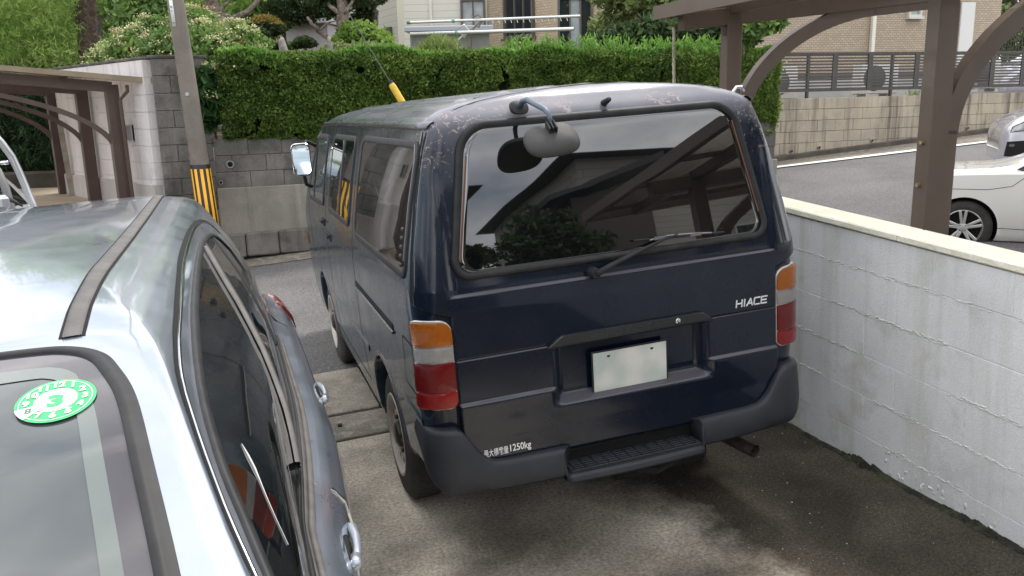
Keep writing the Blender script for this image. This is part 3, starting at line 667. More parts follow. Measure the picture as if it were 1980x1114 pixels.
# ------------------------------------------------------------------ navy van
def paint(name, base, rough=.28, chalk=False, metal=.0, coat=.5, coatr=.06):
    m = bpy.data.materials.new(name); m.use_nodes = True; MATS[name] = m
    nt = m.node_tree; N = nt.nodes; L = nt.links; b = N['Principled BSDF']
    b.inputs['Metallic'].default_value = metal; b.inputs['Coat Weight'].default_value = coat; b.inputs['Coat Roughness'].default_value = coatr; b.inputs['Specular IOR Level'].default_value = .22
    tc = N.new('ShaderNodeTexCoord')
    def nz(s, d=6, r=.6):
        n = N.new('ShaderNodeTexNoise'); n.inputs['Scale'].default_value = s; n.inputs['Detail'].default_value = d; n.inputs['Roughness'].default_value = r; L.new(tc.outputs['Object'], n.inputs[0]); return n.outputs[0]
    def mr(f, a, c, lo=0, hi=1):
        x = N.new('ShaderNodeMapRange'); x.inputs['From Min'].default_value = a; x.inputs['From Max'].default_value = c; x.inputs['To Min'].default_value = lo; x.inputs['To Max'].default_value = hi
        if hasattr(f, 'links'): L.new(f, x.inputs[0])
        return x.outputs[0]
    def mth(op, a, c):
        x = N.new('ShaderNodeMath'); x.operation = op
        for i, q in ((0, a), (1, c)):
            if hasattr(q, 'links'): L.new(q, x.inputs[i])
            else: x.inputs[i].default_value = q
        return x.outputs[0]
    def mx(f, a, c):
        x = N.new('ShaderNodeMix'); x.data_type = 'RGBA'; L.new(f, x.inputs[0])
        for i, q in ((6, a), (7, c)):
            if hasattr(q, 'links'): L.new(q, x.inputs[i])
            else: x.inputs[i].default_value = (*q, 1)
        return x.outputs[2]
    dust = mr(nz(3.5, 9, .7), .42, .75, 0, .12)
    col = mx(dust, base, tuple(min(1, c*1.5+.010) for c in base)); rg = mr(nz(5), .3, .7, rough-.06, rough+.10)
    if chalk:
        sp = N.new('ShaderNodeSeparateXYZ'); L.new(tc.outputs['Object'], sp.inputs[0])
        geo = N.new('ShaderNodeNewGeometry')
        zz = mth('ADD', sp.outputs[2], mth('MULTIPLY', mth('SUBTRACT', nz(6, 8), .5), .10))
        ch = mr(zz, 1.72, 1.90); rearonly = mr(sp.outputs[1], .55, .18)
        side = mth('MULTIPLY', mr(mth('ABSOLUTE', sp.outputs[0], 0), .70, .80), mr(sp.outputs[1], .03, .10)); col = mx(mth('MULTIPLY', side, .75), col, (.040, .064, .086))  # sides tinted blue-grey: dust plus their sky reflection painted into the colour
        nn_ = N.new('ShaderNodeSeparateXYZ'); L.new(geo.outputs['Normal'], nn_.inputs[0]); ledge_pale = mth('MULTIPLY', mr(nn_.outputs[2], .35, .75), mr(sp.outputs[2], 1.26, 1.22)); col = mx(mth('MULTIPLY', ledge_pale, .6), col, (.13, .12, .135)); rg = mth('ADD', rg, mth('MULTIPLY', ledge_pale, .3))  # upward ledges lightened: settled dust and the light they catch, painted in
        chalkf = mth('MULTIPLY', mth('MULTIPLY', ch, rearonly), .9)
        col = mx(chalkf, col, (.20, .20, .235)); rg = mth('ADD', rg, mth('MULTIPLY', chalkf, .22))
        # roof sheet is sun-faded too
        rf = mth('MULTIPLY', mr(sp.outputs[2], 1.80, 1.87), mth('SUBTRACT', 1, rearonly)); col = mx(mth('MULTIPLY', rf, .45), col, (.12, .13, .16)); rg = mth('ADD', rg, mth('MULTIPLY', rf, .06))
        # flaked lacquer: ragged patches strongest just above the window and at the upper corners
        vor = N.new('ShaderNodeTexNoise'); vor.inputs['Scale'].default_value = 34; vor.inputs['Detail'].default_value = 7; vor.inputs['Roughness'].default_value = .72; vor.inputs['Distortion'].default_value = 1.2; L.new(tc.outputs['Object'], vor.inputs[0])
        zone = mth('MULTIPLY', mr(sp.outputs[2], 1.66, 1.82), mr(sp.outputs[2], 1.925, 1.86)); zone = mth('MULTIPLY', zone, rearonly)
        cor = mth('MULTIPLY', mr(mth('ABSOLUTE', sp.outputs[0], 0), .55, .70), mth('MULTIPLY', mr(sp.outputs[2], 1.55, 1.70), mr(sp.outputs[2], 1.86, 1.78)))
        cl = mr(nz(9, 5, .6), .46, .60)
        thr = mth('ADD', mth('MULTIPLY', mth('MULTIPLY', zone, cl), .13), mth('MULTIPLY', mth('MULTIPLY', cor, rearonly), .075))
        pk = mr(mth('ADD', vor.outputs[0], thr), .648, .68); pk = mth('MULTIPLY', pk, mr(thr, .01, .05))
        col = mx(mth('MULTIPLY', pk, .8), col, (.37, .30, .28)); rg = mth('ADD', rg, mth('MULTIPLY', pk, .3))
        L.new(mr(mth('MAXIMUM', chalkf, pk), 0, 1, coat, .05), b.inputs['Coat Weight'])
    L.new(col, b.inputs['Base Color']); L.new(rg, b.inputs['Roughness'])
    return m
M_navy = paint('navy_paint', (.0020, .0058, .0155), .24, chalk=True)
M_dark = mat('underbody_black', (.008, .008, .008), rough=.9)
M_rub = mat('rubber_black', (.012, .012, .013), (.020, .020, .021), rough=.55, scale=20, spec=.35)
M_trim = mat('grey_trim_plastic', (.013, .0155, .021), (.020, .023, .030), rough=.55, scale=5, bump=.2, bscale=300, c3=(.042, .043, .048), s3=7, lo3=.6, hi3=.85, dist=.002)
def glass_mat(name, c, rough=.015, ior=1.6, spec=.6):
    m = mat(name, c, rough=rough, spec=spec, ior=ior); return m
M_glass = glass_mat('dark_tinted_glass', (.004, .0045, .005), ior=2.0)
M_sglass = glass_mat('side_tinted_glass', (.012, .014, .014), ior=1.95)
M_seam = mat('panel_gap', (.0015, .0015, .002), rough=.9)
M_steel = mat('white_steel_rim', (.52, .48, .42), (.38, .34, .29), rough=.5, metal=.2, scale=9, c3=(.16, .12, .09), s3=12, lo3=.62, hi3=.8)
M_tyre = mat('tyre_rubber', (.030, .028, .026), (.05, .046, .042), rough=.85, scale=8, bump=.3, bscale=90)
M_chrome = mat('chrome', (.62, .63, .65), rough=.12, metal=1)
M_silvert = mat('badge_silver', (.75, .75, .74), rough=.3, metal=.3)
M_white = mat('white_print', (.80, .80, .78), rough=.5)
van = thing('parked_van', 'dark navy van with faded peeling paint above its large tinted rear window', 'van', mtx=VM)
Z = [.30, .45, .485, .62, .76, 1.0, 1.13, 1.22, 1.35, 1.54, 1.72, 1.80, 1.825, 1.85, 1.875, 1.895, 1.91, 1.922, 1.929, 1.932]
HW = [.80, .825, .828, .838, .845, .846, .845, .838, .818, .781, .738, .712, .700, .672, .62, .54, .43, .30, .16, .04]
RE = [.60, .40, .012, .01, 0, 0, 0, .006, .028, .062, .095, .110, .122, .142, .168, .19, .21, .23, .245, .25]
FR = [4.46, 4.50, 4.51, 4.53, 4.54, 4.48, 4.42, 4.34, 4.20, 3.98, 3.72, 3.56, 3.48, 3.38, 3.28, 3.18, 3.08, 2.98, 2.9, 2.85]
body = ring_body('body', Z, HW, RE, FR, rr=[.10]*9+[.09, .08, .07, .075, .09, .12, .12, .12, .12, .08, .02], rf=[.16]*11+[.2]*6+[.2, .12, .03], mats=[M_navy, M_dark], parent=van, sub=4)
YA, YF = .94, 3.45
cut = []
for y in (YA, YF):
    for sx in (-1, 1):
        b = MB(); b.lathe([(-.30, 0), (-.30, .375), (.30, .385), (.30, 0)], 'X', (0, 0, 0), n=40); c = b.build('cut', M_dark); c.parent = van; c.location = (sx*.87, y, .345); cut.append(c)
bpy.context.view_layer.update()
b = MB(); b.box((0, 0, .0), (.52, .30, .40)); 
boolean(body, cut)
for p in body.data.polygons:
    c = p.center
    inwell = any(math.hypot(c.y-y, c.z-.345) < .378 for y in (YA, YF)) and abs(c.x) < .83
    p.material_index = 1 if (inwell or c.z < .305) else 0
    p.use_smooth = True
bm = bmesh.new(); bm.from_mesh(body.data)
for e in bm.edges:
    if len(e.link_faces) == 2 and e.calc_face_angle(0) > math.radians(32): e.smooth = False
bm.to_mesh(body.data); bm.free()
SL, SR, SB, ST = Surf(body, '-x'), Surf(body, '+x'), Surf(body, '-y'), Surf(body, 'z')
SF = Surf(body, '+y')
# wheel-arch lips and sill
for y in (YA, YF):
    for S_, sx in ((SL, -1), (SR, 1)):
        P = [(y+.385*math.cos(a), .345+.392*math.sin(a)) for a in [math.radians(-2+k*184/40) for k in range(41)]]
        S_.band('arch_lip', P, .030, .005, M_navy, van, closed=False)
def swage(S_, P, w, off): S_.band('swage_line', P, w, off, M_navy, van, closed=False, prof=((-.5, 0.02), (-.25, .75), (0, 1), (.2, .6), (.5, .02)))
for S_ in (SL, SR):
    swage(S_, [(1.36, .665), (3.02, .665)], .05, .006); swage(S_, [(.08, .70), (.50, .70)], .05, .006)
# rear tailgate with its pressed relief
def tg_half(z):
    if z < .64: 
        q = min(1, (.64-z)/.14); return .712-.13*(1-math.sqrt(max(0, 1-q*q)))
    if z < 1.125: return .712 + 0*z
    if z < 1.17: return .712 + (float(np.interp(z, Z, HW))-.012-.712)*((z-1.125)/.045)**.8
    return float(np.interp(z, Z, HW))-.012
def sm(a, b, x): t = max(0, min(1, (x-a)/(b-a))); return t*t*(3-2*t)
def tg_off(x, z, X):
    h = .007
    # lower half stands proud of the middle band: ledge at z = .77
    led = 1-sm(.768, .780, z); inrec = (1-sm(.335, .365, abs(x-.03)))
    h += .016*led*(1-inrec*sm(.69, .74, z)) 
    # belt ledge: panel below the window frame stands proud
    xl = .70-.05*sm(1.16, 1.20, z)
    h += .010*(1-sm(1.188, 1.200, z))
    h += .010*sm(.688, .712, abs(x))*sm(1.188, 1.20, z)*(1-sm(1.6, 1.85, z)) 
    # plate recess
    rx = 1-sm(.305, .345, abs(x-.03)); rz_ = sm(.700, .725, z)*(1-sm(.925, .935, z)); h -= .050*rx*rz_
    h -= .004*math.exp(-((z-.948)/.0035)**2)*(1-inrec)     # split line across the gate
    # fade towards the top edge
    h = h*(1-sm(1.80, 1.875, z)) + .0015*sm(1.80, 1.875, z)
    e = max(0, abs(x)-(X-.008))/.008; h -= .012*min(1, e)**2*(1 if z < 1.8 else .3)
    h -= .012*max(0, 1-(z-.50)/.01) if z < .51 else 0
    return h
zz = [.50, .503, .506] + lin(.51, .68, 16) + lin(.685, .80, 34) + lin(.81, .92, 11) + lin(.924, .975, 26) + lin(.985, 1.17, 16) + lin(1.176, 1.22, 16) + lin(1.23, 1.885, 40)
xs = sorted(set([round(k/70, 4) for k in range(-70, 71)] + [-.999, -.995, -.99, .99, .995, .999]))
V = []; Fc = []; nx = len(xs)
for z in zz:
    X = tg_half(z)
    for t in xs:
        x = X*t; p = SB(x, z, tg_off(x, z, X)); V.append(p if p is not None else V[-1])
for j in range(len(zz)-1):
    for i in range(nx-1): Fc.append((j*nx+i, j*nx+i+1, (j+1)*nx+i+1, (j+1)*nx+i))
tg = mesh('tailgate', V, Fc, M_navy, van, True)
STG = Surf(tg, '-y')
bm = bmesh.new(); bm.from_mesh(body.data)                     # the gate closes this opening
bmesh.ops.delete(bm, geom=[f for f in bm.faces if f.calc_center_median().y < .06 and abs(f.calc_center_median().x) < .66 and .55 < f.calc_center_median().z < 1.15 and all(abs(v.co.x) < .71 for v in f.verts)], context='FACES')
bm.to_mesh(body.data); bm.free()
gapL = [(-tg_half(z)-.004, z) for z in lin(.52, 1.8, 60)]; gapR = [(-x, z) for x, z in gapL]
for P in (gapL, gapR): SB.band('gate_gap', P, .012, .0015, M_seam, van, closed=False, prof=((-.5, 1), (.5, 1)))
SB.band('gate_gap', [(-.59, .494), (.59, .494)], .014, .002, M_seam, van, closed=False, prof=((-.5, 1), (.5, 1)))
P = [(t*.70, float(np.interp(abs(t)*.70, [0, .3, .45, .54, .62, .68, .70], [.252, .236, .215, .195, .172, .14, .12]))) for t in lin(-1, 1, 60)]
ST.band('roof_seam', P, .008, .0015, M_seam, van, closed=False, prof=((-.5, 1), (.5, 1)))
# rear window
def gsk(s=0):
    def f(a, b): return a, b
    return f
def win_outline(e):
    """rear window opening grown by e"""
    P = []
    xb, xt, zb, zt = .668+e, .568+e, 1.277-e, 1.788+e; r1, r2 = .048+e*.6, .098+e*.6
    raw = [(-xb, zb), (xb, zb), (xt, zt), (-xt, zt)]; rs = [r1, r1, r2, r2]; n = 8
    for i in range(4):
        p0, p1, p2 = Vector(raw[i-1]), Vector(raw[i]), Vector(raw[(i+1) % 4])
        a = (p0-p1).normalized(); c = (p2-p1).normalized(); hA = a.angle(c)/2; d = rs[i]/math.tan(hA); s_ = p1+a*d; e_ = p1+c*d; ctr = p1 + (a+c).normalized()*(rs[i]/math.sin(hA))
        a0 = math.atan2(*(s_-ctr).yx); a1 = math.atan2(*(e_-ctr).yx)
        while a1 < a0: a1 += 2*PI
        if a1-a0 > PI: a1 -= 2*PI
        for k in range(n+1): t = a0+(a1-a0)*k/n; P.append((ctr.x+rs[i]*math.cos(t), ctr.y+rs[i]*math.sin(t)))
    # gently bowed top edge
    return [(x, z + (.022*(1-(x/.6)**2) if z > 1.70 else 0)) for x, z in P]
STG.band('window_seal', win_outline(.014), .031, .016, M_rub, van, prof=((-.5, -.1), (-.5, .35), (-.30, .9), (.05, 1), (.35, .62), (.5, .3)))
STG.patch('rear_glass', win_outline(.006), .007, M_glass, van, thick=.004, rings=(1, .95, .85, .7, .5, .25), dome=0)
M_or = mat('orange_edge', (.11, .04, .02), rough=.4)
for sx, z0_, z1_ in ((-1, 1.32, 1.70), (1, 1.36, 1.74)):
    P = [(sx*(np.interp(z, [1.285, 1.785], [.668, .568])-.008), z) for z in lin(z0_, z1_, 12)]
    STG.band('orange_strip', [(float(a), b_) for a, b_ in P], .007, .0135, M_or, van, closed=False, prof=((-.5, 1), (.5, 1)))  # thin orange strip along each side of the glass
# high-mounted under mirror
b = MB(); c = Vector((-.345, .118, 1.868)); 
pr = [(0, 0, 0)]
V = []; Fc = []; n = 24
for k, (s_, d_) in enumerate(((1, .0), (1, .016), (.86, .024), (.4, .028))):
    for i in range(n):
        a = 2*PI*i/n; e = .75; V.append(Vector((-.340 + s_*.036*math.copysign(abs(math.cos(a))**e, math.cos(a)), .125-d_+.0 - .25*0, 1.862 + s_*.026*math.copysign(abs(math.sin(a))**e, math.sin(a)))))
V = [Vector((v.x, v.y + (1.862-v.z)*-.5, v.z)) for v in V]
for k in range(3):
    for i in range(n): Fc.append((k*n+i, k*n+(i+1) % n, (k+1)*n+(i+1) % n, (k+1)*n+i))
Fc.append(tuple(3*n+i for i in range(n)))
mirror_bracket = b.add(V, Fc).build('mirror_bracket', M_rub, van, autos=40)
M_arm = mat('painted_arm', (.10, .135, .18), (.07, .10, .14), rough=.4, scale=9)
MC = Vector((-.300, -.105, 1.750))           # mirror head centre
b = MB(); b.tube([(-.340, .105, 1.862), (-.338, .075, 1.885), (-.330, .045, 1.888), (-.32, -.02, 1.868), (-.308, -.075, 1.85), (-.302, -.10, 1.83), (-.300, -.105, 1.79)], [.011, .011, .011, .010, .010, .009, .009], 12); b.build('mirror_arm', M_arm, van, smooth=True)
def mirror_head():
    V = []; Fc = []; n = 40; prof = [(0, .030), (.35, .028), (.65, .021), (.85, .011), (.96, -.002), (1.0, -.014), (.985, -.024), (.93, -.027)]
    Rm = Matrix.Rotation(math.radians(36), 3, 'X') @ Matrix.Rotation(math.radians(-6), 3, 'Y')
    for r, h in prof:
        for i in range(n):
            a = 2*PI*i/n; e = .72
            x = .102*r*math.copysign(abs(math.cos(a))**e, math.cos(a)); y = .080*r*math.copysign(abs(math.sin(a))**e, math.sin(a))
            V.append(MC + Rm @ Vector((x, y, h)))
    for k in range(len(prof)-1):
        for i in range(n): Fc.append((k*n+i, k*n+(i+1) % n, (k+1)*n+(i+1) % n, (k+1)*n+i))
    o = MB().add(V, Fc).build('mirror_shell', mat('faded_black_plastic', (.045, .044, .042), (.034, .033, .032), rough=.65, scale=9, bump=.2, bscale=200, dist=.002), van, autos=60)
    V2 = [MC + Rm @ Vector((.095*math.copysign(abs(math.cos(a))**.72, math.cos(a)), .074*math.copysign(abs(math.sin(a))**.72, math.sin(a)), -.0275)) for a in [2*PI*i/n for i in range(n)]]
    mesh('mirror_glass', V2, [tuple(range(n))[::-1]], M_chrome, van)
    b = MB(); 
    for dx in (-.013, 0, .013): b.box(MC + Rm @ Vector((dx, .012, .040)), (.007, .050, .026), rot=Rm, bev=.003)
    b.build('mirror_clamp', M_rub, van)
mirror_head()
b = MB(); b.tube([(.024, .138, 1.852), (.024, .10, 1.862), (.024, .085, 1.866)], [.014, .011, .009], 12); b.build('washer_nozzle', M_rub, van, smooth=True)
# wiper
def onglass(x, z, off): p = STG(x, z, 0); return p + Vector((0, -off, 0))
piv = onglass(-.128, 1.212, .030)
b = MB(); b.lathe([(-.035, 0), (-.035, .018), (-.028, .022), (.02, .024)], 'Y', (piv.x, piv.y+.02, piv.z), n=20)
pts = [piv+Vector((0, -.012, 0)), onglass(-.06, 1.235, .040), onglass(.05, 1.272, .044), onglass(.17, 1.305, .042), onglass(.245, 1.318, .036)]
b.build('wiper_pivot', M_rub, van, autos=40)
b = MB(); b.tube(pts, [.014, .013, .009, .006, .005], 8); b.build('wiper_arm', M_rub, van, smooth=True)
bl = [onglass(x, 1.307+ (x-.26)*-.035, .024) for x in lin(.055, .465, 12)]
b = MB(); b.tube(bl, .0045, 6); b.build('wiper_blade', M_rub, van)
b = MB(); b.tube([onglass(.12, 1.309, .033), onglass(.20, 1.318, .036), onglass(.26, 1.316, .038), onglass(.33, 1.312, .036), onglass(.40, 1.305, .032)], .004, 6)
b.box(onglass(.165, 1.314, .036), (.05, .008, .012)); b.box(onglass(.325, 1.309, .036), (.05, .008, .012)); b.build('wiper_yoke', mat('worn_wiper_metal', (.20, .20, .21), rough=.3, metal=.7), van)
# lamps
M_hous = mat('lamp_housing', (.62, .60, .58), rough=.28, metal=.7, bump=.5, bscale=90, dist=.004)
def lens_mat(n, c, c2): return mat(n, c, c2, rough=.10, trans=.80, ior=1.35, scale=60, bump=.35, bscale=260, dist=.002, coat=.3)
M_amb = lens_mat('amber_lens', (.66, .19, .010), (.58, .15, .007))
M_red = lens_mat('red_lens', (.30, .007, .007), (.22, .006, .006))
M_red2 = lens_mat('bright_red_lens', (.46, .012, .010), (.38, .010, .009))
M_clr = lens_mat('clear_lens', (.58, .57, .56), (.50, .49, .48))
for sx in (-1, 1):
    def O(x0, x1, z0, z1, r): return [(sx*a, c) for a, c in (rrect(x0, x1, z0, z1, r) if sx > 0 else rrect(x0, x1, z0, z1, r))][::(1 if sx > 0 else -1)]
    x0, x1 = .716, .838
    hs = SB.patch('tail_lamp', O(x0-.002, x1+.003, .765, 1.115, [.012, .012, .012, .05] if 0 else [.03, .01, .01, .05]), .012, M_hous, van, thick=.02, rings=(1, .98, .8, .5))
    def lens(nm, z0, z1, m, r, off=.022):
        SB.patch(nm, O(x0, x1, z0, z1, r), off, m, hs, thick=.010, rings=(1, .985, .93, .75, .4), dome=.004, step=.02)
    lens('amber_lens', 1.018, 1.108, M_amb, [.004, .004, .008, .045]); lens('reversing_lens', .956, 1.012, M_clr, .004, .020)
    lens('brake_lens', .838, .949, M_red, .004); lens('reflector_lens', .772, .834, M_red2, [.026, .008, .004, .004], .0235)
# door handle garnish, lock, plate, writing
def tgp(x, z, off=0): return STG(x, z, off)
M_gar = mat('garnish_black', (.012, .013, .015), (.018, .019, .021), rough=.4, scale=8)
GP = [(-.345, .942), (-.30, .975), (-.285, .984), (.335, .984), (.35, .980), (.395, .946)]
def plate_prism(name, P, y0, y1, m, bev=.004):
    n = len(P); cx = sum(a for a, c in P)/n; cz = sum(c for a, c in P)/n
    b = MB(); V = [(a, y1, c) for a, c in P] + [(a, y0+bev, c) for a, c in P] + [(cx+(a-cx)*(1-bev/.15), y0, cz+(c-cz)*(1-bev/.03)) for a, c in P]
    F_ = [(k*n+i, k*n+(i+1) % n, (k+1)*n+(i+1) % n, (k+1)*n+i) for k in range(2) for i in range(n)] + [tuple(2*n+i for i in range(n))]
    b.add(V, F_); return b.build(name, m, van)
plate_prism('handle_garnish', GP, -.036, .0, M_gar)
RX = Matrix.Rotation(PI/2, 4, 'X')
b = MB(); b.lathe([(-.006, 0), (-.006, .008), (-.004, .011), (.0, .012)], 'Y', (.224, -.036, .966), n=18); b.build('lock_cylinder', M_chrome, van, autos=40)
text('garnish_lettering', 'TOYOTA', .036, mat('embossed_black', (.03, .031, .034), rough=.3), van, Matrix.Translation((.02, -.0362, .963)) @ RX, ext=.0016, sx=1.75)
# HIACE badge, drawn as bars so that the strokes stay thin and slanted
def badge(word, x0, z0, h, w, gap, t, m):
    G = {'H': [((0, 0), (0, 1)), ((1, 0), (1, 1)), ((0, .5), (1, .5))], 'I': [((.5, 0), (.5, 1))], 'A': [((0, 0), (.62, 1)), ((.62, 1), (1, 0)), ((.35, .3), (.88, .3))],
         'C': [((1, 1), (.12, 1)), ((.12, 1), (0, .85)), ((0, .85), (0, .15)), ((0, .15), (.12, 0)), ((.12, 0), (1, 0))], 'E': [((1, 1), (0, 1)), ((0, 1), (0, 0)), ((0, 0), (1, 0)), ((0, .5), (.9, .5))]}
    x = x0; b = MB(); y = tgp(x0+.08, z0, .0).y-.0035
    for ch in word:
        ww_ = w*.30 if ch == 'I' else w
        for (a0_, b0_), (a1_, b1_) in G[ch]:
            p0 = Vector((x+a0_*ww_+b0_*h*.12, y, z0+b0_*h)); p1 = Vector((x+a1_*ww_+b1_*h*.12, y, z0+b1_*h)); d = (p1-p0); L_ = d.length; d.normalize()
            Rm = Matrix((d, Vector((0, 1, 0)), d.cross(Vector((0, 1, 0))))).transposed()
            b.box((p0+p1)/2, (L_+t*.9, .004, t), rot=Rm, bev=.0008)
        x += ww_+gap
    return b.build('badge_lettering', m, van)
badge('HIACE', .510, .975, .028, .0265, .0085, .0058, M_silvert)
zt_ = .555; y_ = tgp(-.53, .553, .0).y-.0015
text('load_lettering', '最大積載量', .034, M_white, van, Matrix.Translation((-.5845, y_, .5585)) @ RX, ext=.0004, sx=.60, off=.0001)
text('load_lettering', '1250kg', .040, M_white, van, Matrix.Translation((-.4865, y_, .5625)) @ RX, ext=.0004, sx=.80, off=.0004)
# number plate in its recess: the figures are not legible, only pale green-grey smudges
M_plate = mat('plate_face', (.58, .58, .54), (.40, .45, .42), rough=.4, scale=9, detail=0, lo=.35, hi=.62, c3=(.50, .50, .46), s3=16, lo3=.5, hi3=.75)
b = MB(); b.box((.022, .004, .795), (.33, .004, .165), rot=Matrix.Rotation(.03, 3, 'X'), bev=.0015); pb = b.build('number_plate', M_plate, van)
b = MB(); b.box((.022, .0065, .795), (.345, .004, .18), rot=Matrix.Rotation(.03, 3, 'X'), bev=.0015)
for x in (-.075, .12): b.lathe([(.0, 0), (.0, .008), (.004, .009)], 'Y', (x, .0, .86), n=12)
b.build('plate_holder', M_rub, pb)
# scuffed bare patch on the ledge of the recess
b = MB(); 
for x in (-.05, .20): 
    pass
# bumper with a step notch
def bumper():
    path = []
    R = .11; X = .846; Y = -.050
    for y in lin(.20, Y+R, 5): path.append((-X, y))
    for k in range(1, 12): a = PI + PI/2*k/12; path.append((-X+R+R*math.cos(a), Y+R+R*math.sin(a)))
    for x in [-.742, -.72, -.70, -.68, -.66, -.64, -.62, -.60, -.55, -.45, -.36, -.318, -.3135]: path.append((x, Y-.010*(1-(abs(x)/.74)**2)))
    L_ = len(path); left = path[:]; 
    mid = [(-.305, Y-.028), (-.296, Y-.036)] + [(x, Y-.036-.010*(1-(x/.3)**2)) for x in lin(-.27, .27, 8)] + [(.296, Y-.036), (.305, Y-.028)]
    path = left + [(-.309, Y-.018)] + mid + [(.309, Y-.018)] + [(-x, y) for x, y in left[::-1]]
    def top(x, y):
        if y > .10: return .688
        ax = abs(x)
        if ax > .735: return .690
        if ax > .311: return float(np.interp(ax, [.311, .55, .60, .63, .66, .69, .71, .735], [.527, .530, .536, .553, .59, .64, .672, .690]))
        return .428
    V = []; n = 13
    for i, (x, y) in enumerate(path):
        a = path[max(0, i-1)]; c = path[min(len(path)-1, i+1)]; t = Vector((c[0]-a[0], c[1]-a[1], 0)).normalized(); nr = Vector((t.y, -t.x, 0))
        if abs(x) < .312: nr = Vector((0, -1, 0))
        z1 = top(x, y); z0 = .400+.02*max(0, abs(x)-.5)/.35 if abs(x) > .312 else .385
        if y > -.03: z0 = max(z0, float(np.interp(y, [-.03, .05, .20], [.42, .47, .60])))
        bulge = .009; ins = .10 if abs(x) > .312 else .16; hgt = z1-z0
        p = Vector((x, y, 0)); rt = min(.022, hgt*.3)
        prof = [(-ins, z1-.004), (-.034, z1), (-.016, z1-.002), (-.006, z1-rt*.35), (0, z1-rt), (bulge*.6, z1-hgt*.35), (bulge, z0+hgt*.35), (bulge*.5, z0+hgt*.15), (-.004, z0+.016), (-.014, z0+.004), (-.03, z0), (-.06, z0), (-ins, z0+.002)]
        for d_, z in prof: V.append(p + nr*d_ + Vector((0, 0, z)))
    m_ = len(path); Fc = [(i*n+k, i*n+k+1, (i+1)*n+k+1, (i+1)*n+k) for i in range(m_-1) for k in range(n-1)]
    o = MB().add(V, Fc).build('rear_bumper', M_trim, van, autos=38); return o
bp = bumper()
b = MB(); b.box((0, -.020, .4245), (.60, .12, .010)); b.build('step_pad', mat('step_rubber', (.014, .014, .015), rough=.6), bp)
b = MB()
for k in range(6): b.box((0, -.072+k*.019, .4325), (.585, .0075, .008), bev=.0015)
tag(b.build('step_ribs', M_trim, bp), kind='stuff')
b = MB()
for k in range(12): b.box((-.275+k*.05, -.024, .4345), (.006, .104, .008), bev=.0015)
tag(b.build('step_cross_ribs', M_trim, bp), kind='stuff')
b = MB(); b.box((0, .042, .47), (.62, .01, .11)); b.build('step_back', M_dark, bp)
# exhaust, underbody
b = MB(); b.tube([(.50, .55, .34), (.54, .25, .325), (.585, .03, .31), (.597, -.015, .306)], .029, 16, cap=False); b.tube([(.50, .55, .34), (.54, .25, .325), (.585, .03, .31), (.5965, -.013, .3063)], .025, 16, cap=False)
b.build('exhaust_pipe', mat('exhaust_metal', (.10, .085, .07), (.05, .04, .035), rough=.5, metal=.6, scale=15), van, smooth=True)
b = MB(); b.box((0, 2.3, .32), (1.3, 3.9, .10)); b.box((0, .94, .30), (1.3, .12, .12)); b.lathe([(-.12, 0), (-.12, .13), (.12, .13), (.12, 0)], 'X', (0, .94, .32), n=16); b.box((.25, .35, .27), (.5, .3, .16), bev=.03); b.build('underbody', M_dark, van)
b = MB(); b.tube([(.02, -.02, .36), (.10, -.04, .34), (.2, -.02, .36)], .018, 10); b.build('tow_loop', M_dark, van)
# wheels
def wheel(root, name, c, R, w, side, rimR, m_rim, style='steel', ry=0):
    """side -1: the outer face looks to -X"""
    t = MB(); s = side
    prof = [(.0, rimR+.005), (-.004, rimR+.012), (.003, rimR+.035), (.004, R-.035), (.022, R-.008), (.038, R)] + [(w-.038, R), (w-.022, R-.008), (w-.004, R-.035), (w, rimR+.01), (w-.01, rimR-.01)]
    def fl(p): return [(-s*a, r) for a, r in p]
    ty = t.lathe(fl(prof), 'X', n=56).build('tyre', M_tyre, root, autos=50); ty.location = c
    g = MB()
    for k in range(56):
        a = 2*PI*k/56
        for xx in (.045, .075, .105, .135):
            if xx < w-.03: g.box((-s*xx, (R+.0005)*math.cos(a+xx*3), (R+.0005)*math.sin(a+xx*3)), (.022, .022, .005), rot=Matrix.Rotation(a+xx*3-PI/2, 3, 'X'))
    gg = g.build('tread_blocks', M_tyre, ty); tag(gg, kind='stuff')
    r = MB()
    if style == 'steel':
        r.lathe(fl([(.03, rimR-.03), (.004, rimR+.002), (.0, rimR+.008), (-.006, rimR+.006), (-.004, rimR-.006), (.012, rimR-.014), (.030, rimR-.030), (.040, rimR*.80), (.022, rimR*.72), (.014, rimR*.60), (.020, rimR*.46), (.034, rimR*.38), (.036, 0)]), 'X', n=48)
        for k in range(10):
            a = 2*PI*k/10; r.lathe([(0, 0), (0, .014)], 'X', (-s*.0135, rimR*.66*math.cos(a), rimR*.66*math.sin(a)), n=10, mi=1)
        o = r.build('rim', [m_rim, M_dark], ty, autos=35)
        h = MB(); h.lathe(fl([(.03, .062), (-.002, .058), (-.010, .045), (-.012, 0)]), 'X', n=24)
        for k in range(6): a = 2*PI*k/6; h.lathe(fl([(.03, .011), (.006, .011), (.004, 0)]), 'X', (0, .085*math.cos(a), .085*math.sin(a)), n=8)
        h.build('hub_cap', mat('hub_black', (.02, .02, .022), rough=.35), ty, autos=35)
    return ty
for y in (YA, YF):
    for sx in (-1, 1): wheel(van, 'wheel', (sx*.812, y, .325), .325, .19, sx, .200, M_steel)
